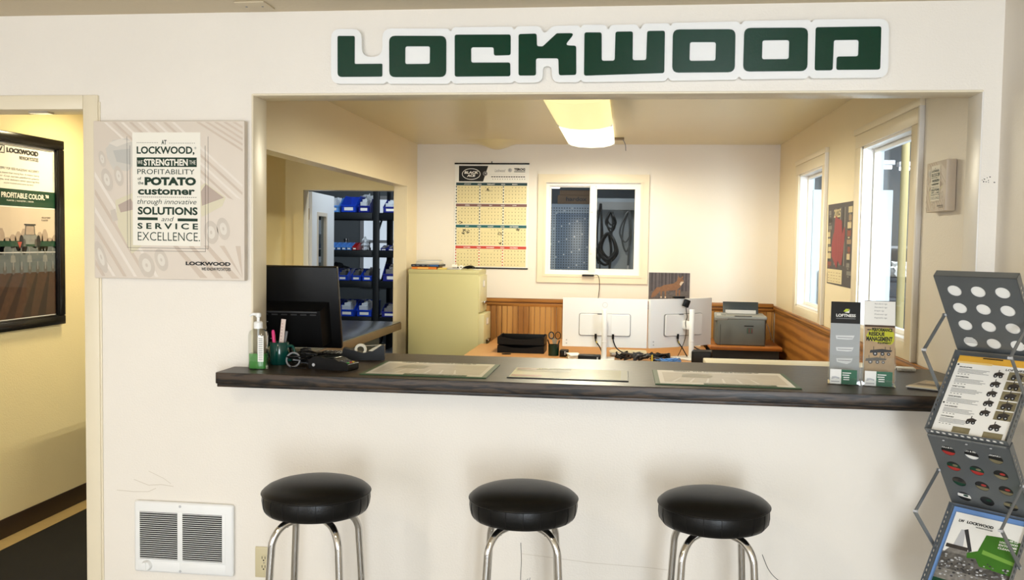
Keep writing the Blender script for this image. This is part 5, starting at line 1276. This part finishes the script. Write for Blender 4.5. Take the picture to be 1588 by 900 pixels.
def bin_row(level, xs, w, d, h, m, bay, content=None, dy=0, tip=0):
    proto = None
    for i, x in enumerate(xs):
        lab = '%s %s bin from the left on the %s, %s bay' % (ORD[i], {'bin_blue': 'blue', 'bin_deep_blue': 'deep blue', 'bin_sky_blue': 'light blue', 'bin_red': 'red'}[m.name], SHN[level], bay)
        if proto is None:
            t = thing('parts_bin', lab, 'bin', (x, SY-.012+dy, LV[level]+.001), 0, '%s parts bins on the %s' % (m.name[4:].replace('_', ' '), SHN[level]))
            make_bin(w, d, h, m).build('bin_shell', t)
            b = B(WALLM); b.rect(-w*.3, h*.12, w*.3, h*.3, .0004, whitep); b.build('bin_label', t, recalc=False)
            if content:
                b = B(); r3 = random.Random(2)
                for k in range(9): b.box((-w*.42+r3.uniform(0, w*.5), .03+r3.uniform(0, d*.5), .006), (-w*.1+r3.uniform(0, w*.5), .08+r3.uniform(0, d*.4), h*r3.uniform(.5, 1.05)), content, .003, 1)
                b.build('bin_contents', t)
            proto = t
        else:
            t = copy_tree(proto); t.location = (x, SY-.012+dy, LV[level]+.001); t['label'] = lab
        t.rotation_euler = (0, 0, 0)
bag = mat('clear_bag', (196, 202, 208), .2, bump=.4, scale=30); partm = mat('metal_parts', (150, 150, 150), .3, .8, var=.3, vscale=50)
bin_row(4, [-3.62, -3.44, -3.26], .15, .38, .17, bluel, 'left', bag)
bin_row(4, [-3.075], .17, .38, .19, blue, 'left')
bin_row(4, [-2.90], .13, .38, .17, blued, 'left', bag)
bin_row(4, [-2.60, -2.40], .16, .38, .15, blued, 'right', bag)
bin_row(3, [-3.36+i*.058 for i in range(6)], .05, .30, .085, bluel, 'left')
redb = mat('bin_red', (170, 30, 36), .4)
bin_row(3, [-3.005], .05, .30, .085, redb, 'left')
bin_row(3, [-2.67, -2.59, -2.51, -2.43], .07, .30, .06, blued, 'right', partm)
bin_row(2, [-3.42, -3.28, -3.14, -2.985, -2.86], .11, .34, .13, blue, 'left', partm)
bin_row(2, [-2.56, -2.30], .24, .34, .19, blued, 'right', partm)
bin_row(1, [-3.30, -3.09, -2.89], .17, .38, .17, blue, 'left', bag)
bin_row(1, [-2.60, -2.38], .18, .34, .14, blued, 'right', partm)
def bagged(label, loc, s, m, seed):
    rr = random.Random(seed); b = B(); bm = bmesh.new(); bmesh.ops.create_icosphere(bm, subdivisions=3, radius=1)
    for v in bm.verts:
        k = 1+.22*math.sin(7*v.co.x+seed)*math.sin(6*v.co.y)+.15*math.sin(11*v.co.z+seed); v.co = Vector((v.co.x*s[0]*k, v.co.y*s[1]*k, max(-.55, v.co.z)*s[2]*k))
    zmin = min(v.co.z for v in bm.verts)
    b.add([v.co-Vector((0, 0, zmin)) for v in bm.verts], [[v.index for v in f.verts] for f in bm.faces], m); bm.free()
    return tag(b.build('parts_bag', None, loc, ang=25), label, 'bag', 'plastic bags of parts on the shelving')
bagged('tall clear plastic bag between the bins on the top shelf', (-2.99, SY+.49, LV[4]), (.10, .07, .14), bag, 1)
bagged('clear plastic bag lying on the right end of the second shelf from the top', (-2.92, SY+.12, LV[3]), (.04, .05, .09), bag, 2)
bagged('grey plastic bag at the left of the third shelf from the top', (-3.33, SY+.425, LV[2]), (.13, .05, .10), mat('bag_grey', (70, 76, 84), .3, bump=.3, scale=30), 3)
bagged('white plastic bag on the right bay of the second shelf from the top', (-2.20, SY+.2, LV[3]), (.12, .1, .16), bag, 4)
rr = random.Random(31)
kinds = [(0, 'lowest', 6), (1, 'fourth shelf', 4), (2, 'third shelf', 7), (3, 'second shelf', 8)]
for lv, nm, cnt in kinds:
    for i in range(cnt):
        x = -3.5+i*(2.0/cnt)+rr.uniform(-.03, .03); 
        if abs(x+2.76) < .09: x += .16
        w, h = rr.uniform(.05, .11), rr.uniform(.08, .2)
        b = B(); m = (partm, dkgrey, whitep, mat('carton', (150, 112, 70), .7, var=.1))[rr.randrange(4)]
        b.lathe([(0, 0), (w*.5, 0), (w*.5, h*.3), (w*.32, h*.35), (w*.32, h*.8), (w*.4, h*.82), (w*.4, h), (0, h)], m, 14)
        tag(b.build('spare_part', None, (x, SY+.525, LV[lv]+.001)), '%s spare part from the left behind the bins on the %s' % (ORD[i], SHN[lv]), 'spare part', 'loose spare parts on the shelving')
# bright opening at the far end of the warehouse
t = thing('warehouse_window', 'bright daylit warehouse window behind the shelving', 'window', (-3.0, 12.49, 1.5))
b = B(WALLM); b.box((-.62, -.55, 0), (.9, .62, .01), mat('daylit_pane', (226, 238, 250), .5, emit=.55)); b.build('pane', t)
b = B(WALLM); frame(b, -.62, -.55, .9, .62, .05, 0, .03, ltgrey); b.box((.1, -.55, 0), (.14, .62, .03), ltgrey); b.box((-.62, .02, 0), (.9, .06, .03), ltgrey); b.build('window_frame', t)

# ================================================================== BEHIND THE BACK WINDOW
peg = mat('pegboard_blue_grey', (136, 150, 164), .35, var=.05); hole = mat('pegboard_hole', (44, 50, 58), .7)
t = thing('pegboard_rack', 'blue grey perforated steel panel behind the left half of the back window', 'pegboard', (-.86, 8.80, 0))
b = B(WALLM); b.box((0, .3, 0), (.555, 1.925, .02), peg, .003); b.box((.19, .5, .02), (.50, 1.84, .024), mat('pegboard_darker', (92, 110, 132), .35), .002); b.build('panel', t)
b = B(WALLM)
for i in range(22):
    for j in range(28):
        u, v = .02+i*.0245, 1.22+j*.0245
        n = .0246 if .19 < u < .50 and v < 1.84 else .0206
        b.rect(u, v, u+.0095, v+.0095, n, hole if (i*7+j*13) % 17 or v > 1.9 else ltgrey)
b.build('holes', t, recalc=False)
for u in (.0, .535):
    b = B(WALLM); b.box((u, 0, -.03), (u+.02, 1.925, 0), dkgrey); b.build('post', t)
b = B(WALLM); b.box((0, 1.90, -.26), (.555, 1.925, 0), dkgrey); b.build('top_shelf', t)
carton = mat('carton_dusty', (118, 98, 78), .7, var=.1)
for i, (u, z, w, h, lab) in enumerate(((-.66, 1.9255, .34, .085, 'lower brown cardboard box on top of the perforated panel'), (-.64, 2.0115, .32, .05, 'flat cardboard box on top of the other box above the perforated panel'))):
    t = thing('cardboard_box', lab, 'box', (u, 8.82, z)); b = B(); b.box((0, 0, 0), (w, .20, h), carton, .002, 1); b.build('carton', t)
    b = B(WALLM); b.text('hardox', .08, .03, .28, .07, .0006, dkgrey, .03) if i == 0 else b.box((.0, h-.004, 0), (w, h, .001), dkgrey); b.build('print', t, recalc=False)
t = thing('hose_board', 'grey wall board with hose hooks behind the right half of the back window', 'board', (-.36, 9.55, 0))
b = B(WALLM); b.box((0, 0, 0), (.9, 2.02, .03), mat('hose_board_grey', (146, 154, 158), .5, var=.1)); b.box((.0, 1.90, .03), (.9, 1.98, .09), mat('hose_rail', (140, 142, 140), .4)); b.build('board', t)
b = B(WALLM)
for u in (.10, .22, .46, .60): b.tube([(u, 1.86, .03), (u, 1.86, .14), (u, 1.88, .15)], .006, chrome, 8)
b.build('hooks', t)
rub = mat('hose_rubber', (32, 36, 38), .4)
def coil(label, cx, ztop, w, drop, n, r, y, seed, m):
    # a hose hung over a hook in several uneven loops, with one loose end
    rr = random.Random(seed); b = B(); pts = []
    for k in range(n):
        ww = w*rr.uniform(.55, 1.1); dd = drop*rr.uniform(.62, 1.05); sx = rr.uniform(-.3, .3)*w; yy = y-.012*k
        pts += [(cx+rr.uniform(-.01, .01), yy, ztop), (cx-ww*.8+sx*.3, yy-.01, ztop-dd*.35), (cx-ww+sx, yy-.004, ztop-dd*.72), (cx+sx, yy, ztop-dd), (cx+ww+sx, yy-.008, ztop-dd*.70), (cx+ww*.75+sx*.3, yy-.01, ztop-dd*.3)]
    pts += [(cx+.01, y, ztop), (cx+w*.4, y-.03, ztop-drop*.5), (cx+w*.25, y-.03, ztop-drop*1.15)]
    b.tube(smooth_path(pts, 6), r, m, 8)
    e = Vector(pts[-1]); b.tube([e, e-Vector((0, 0, .05))], r*1.25, ltgrey, 8)
    tag(b.build('hose'), label, 'hose', 'rubber hoses behind the back window')
rub2 = mat('hose_grey', (84, 90, 92), .5)
coil('small black hose coil at the top left of the hose board', -.165, 1.87, .06, .20, 3, .009, 9.40, 1, rub)
coil('thick black hose coil below the small coil on the hose board', -.185, 1.66, .085, .31, 5, .013, 9.34, 2, rub)
coil('long grey hose loop hanging at the right of the hose board', .005, 1.88, .062, .47, 2, .009, 9.40, 3, rub2)
coil('thin black hose hanging at the far left edge of the hose board', -.27, 1.96, .03, .60, 2, .006, 9.40, 5, rub)
t = thing('ceiling_truss', 'white steel roof truss behind the back window', 'truss', (-1.2, 10.3, 2.42))
b = B(); b.tube([(0, 0, 0), (2.3, 0, 0)], .03, ltgrey, 8); b.tube([(0, 0, .4), (2.3, 0, .4)], .03, ltgrey, 8); b.build('chord', t)
for i in range(6):
    b = B(); b.tube([(.05+i*.38, 0, 0), (.05+i*.38+.36*(1 if i % 2 == 0 else 1), 0, .4 if i % 2 == 0 else .4)], .02, ltgrey, 8); b.build('web', t)
def tube_lamp(label, loc, L, rz, power=0):
    t = thing('tube_light', label, 'ceiling light', loc, rz, 'shop tube lights'); b = B(); b.box((-L/2, -.06, .02), (L/2, .06, .07), ltgrey, .006); b.build('housing', t)
    b = B(); b.tube([(-L/2+.02, 0, 0), (L/2-.02, 0, 0)], .02, mat('tube_glow', (240, 246, 255), .4, emit=3), 10); b.build('tube', t)
tube_lamp('white tube light behind the left part of the back window', (-.95, 9.9, 2.16), .5, .2)
tube_lamp('white tube light near the hose board', (.17, 9.3, 2.02), .12, 0)

# ================================================================== SHOP BEYOND THE RIGHT WINDOWS
dw_ = mat('shop_door_white', (226, 234, 240), .4)
t = thing('panel_door', 'white panelled door standing in the shop beyond the right wall windows', 'door', (1.36, 7.05, 0))
b = B(WALLM); b.box((0, 0, -.045), (.565, 1.975, 0), dw_, .004); b.build('door_leaf', t)
b = B(WALLM)
for v0, v1 in ((.15, .65), (.78, 1.28), (1.40, 1.85)): frame(b, .09, v0, .47, v1, .018, 0, .006, dw_); b.box((.11, v0+.02, 0), (.45, v1-.02, .008), dw_, .005)
b.build('door_panels', t)
t = tag(B(WALLM).box((.0, 0, -.05), (.17, 3.4, 0), dw_, .003).build('white_post', None, (1.755, 7.32, 0)), 'tall white boxed post behind the white panelled door in the shop', 'post')
t = tag(B(WALLM).box((.0, 0, -.05), (.09, 3.4, 0), dw_, .003).build('white_post', None, (1.327, 7.30, 0)), 'tall white strip beside the far right-hand window in the shop', 'post')
for i, (x, a) in enumerate(((1.43, .015), (1.475, .03))):
    b = B(); b.M = Matrix.Translation((x, 6.93, .0)) @ Matrix.Rotation(-a, 4, 'Y') @ Matrix.Rotation(-.07, 4, 'X'); b.box((0, -.01, 0), (.035, .01, 1.38-.03*i), mat('pale_board', (196, 204, 208), .5)); tag(b.build('board'), ('left' if i == 0 else 'right')+' narrow board leaning on the white door in the shop', 'board')
b = B(); b.lathe([(0, 0), (.036, 0), (.036, 3.5), (0, 3.5)], mat('post_yellow', (206, 186, 130), .45), 20); tag(b.build('yellow_post', None, (2.555, 9.0, 0)), 'yellow steel post in the shop seen through the near right window', 'post')
tube_lamp('left fluorescent tube in the shop seen through the near right window', (2.60, 10.2, 2.405), .36, 0)
tube_lamp('right fluorescent tube in the shop seen through the near right window', (2.89, 10.2, 2.39), .14, 0)
t = thing('shop_table', 'dark workshop table with clutter seen through the near right window', 'table', (2.3, 9.6, .35))
b = B(); b.box((0, 0, .86), (1.4, .7, .90), dkgrey, .004); b.build('table_top', t)
for x, y in ((.05, .05), (1.35, .05), (.05, .65), (1.35, .65)): b = B(); b.box((x-.03, y-.03, -.35), (x+.03, y+.03, .86), dkgrey); b.build('leg', t)
bagged('white rag heap on the workshop table beyond the near right window', (2.80, 9.9, 1.2505), (.10, .1, .10), whitep, 6)['group'] = 'rags'
b = B(); b.box((0, 0, 0), (.22, .2, .18), mat('tool_box_teal', (44, 66, 78), .4), .01); b.tube([(.04, .1, .18), (.04, .1, .22), (.18, .1, .22), (.18, .1, .18)], .008, dkgrey, 6); tag(b.build('tool_box', None, (2.42, 9.72, 1.2505)), 'dark teal tool box on the workshop table beyond the near right window', 'tool box')
t = thing('shop_shelf', 'grey shelf along the far shop wall seen through the near right window', 'shelf', (2.2, 12.0, 0))
b = B(); b.box((0, 0, 1.55), (2.4, .4, 1.58), ltgrey); b.box((0, 0, .9), (2.4, .4, .93), grey); b.build('boards', t)
for x in (.03, 1.2, 2.37): b = B(); b.box((x-.02, 0, 0), (x+.02, .04, 2.1), dkgrey); b.build('post', t)
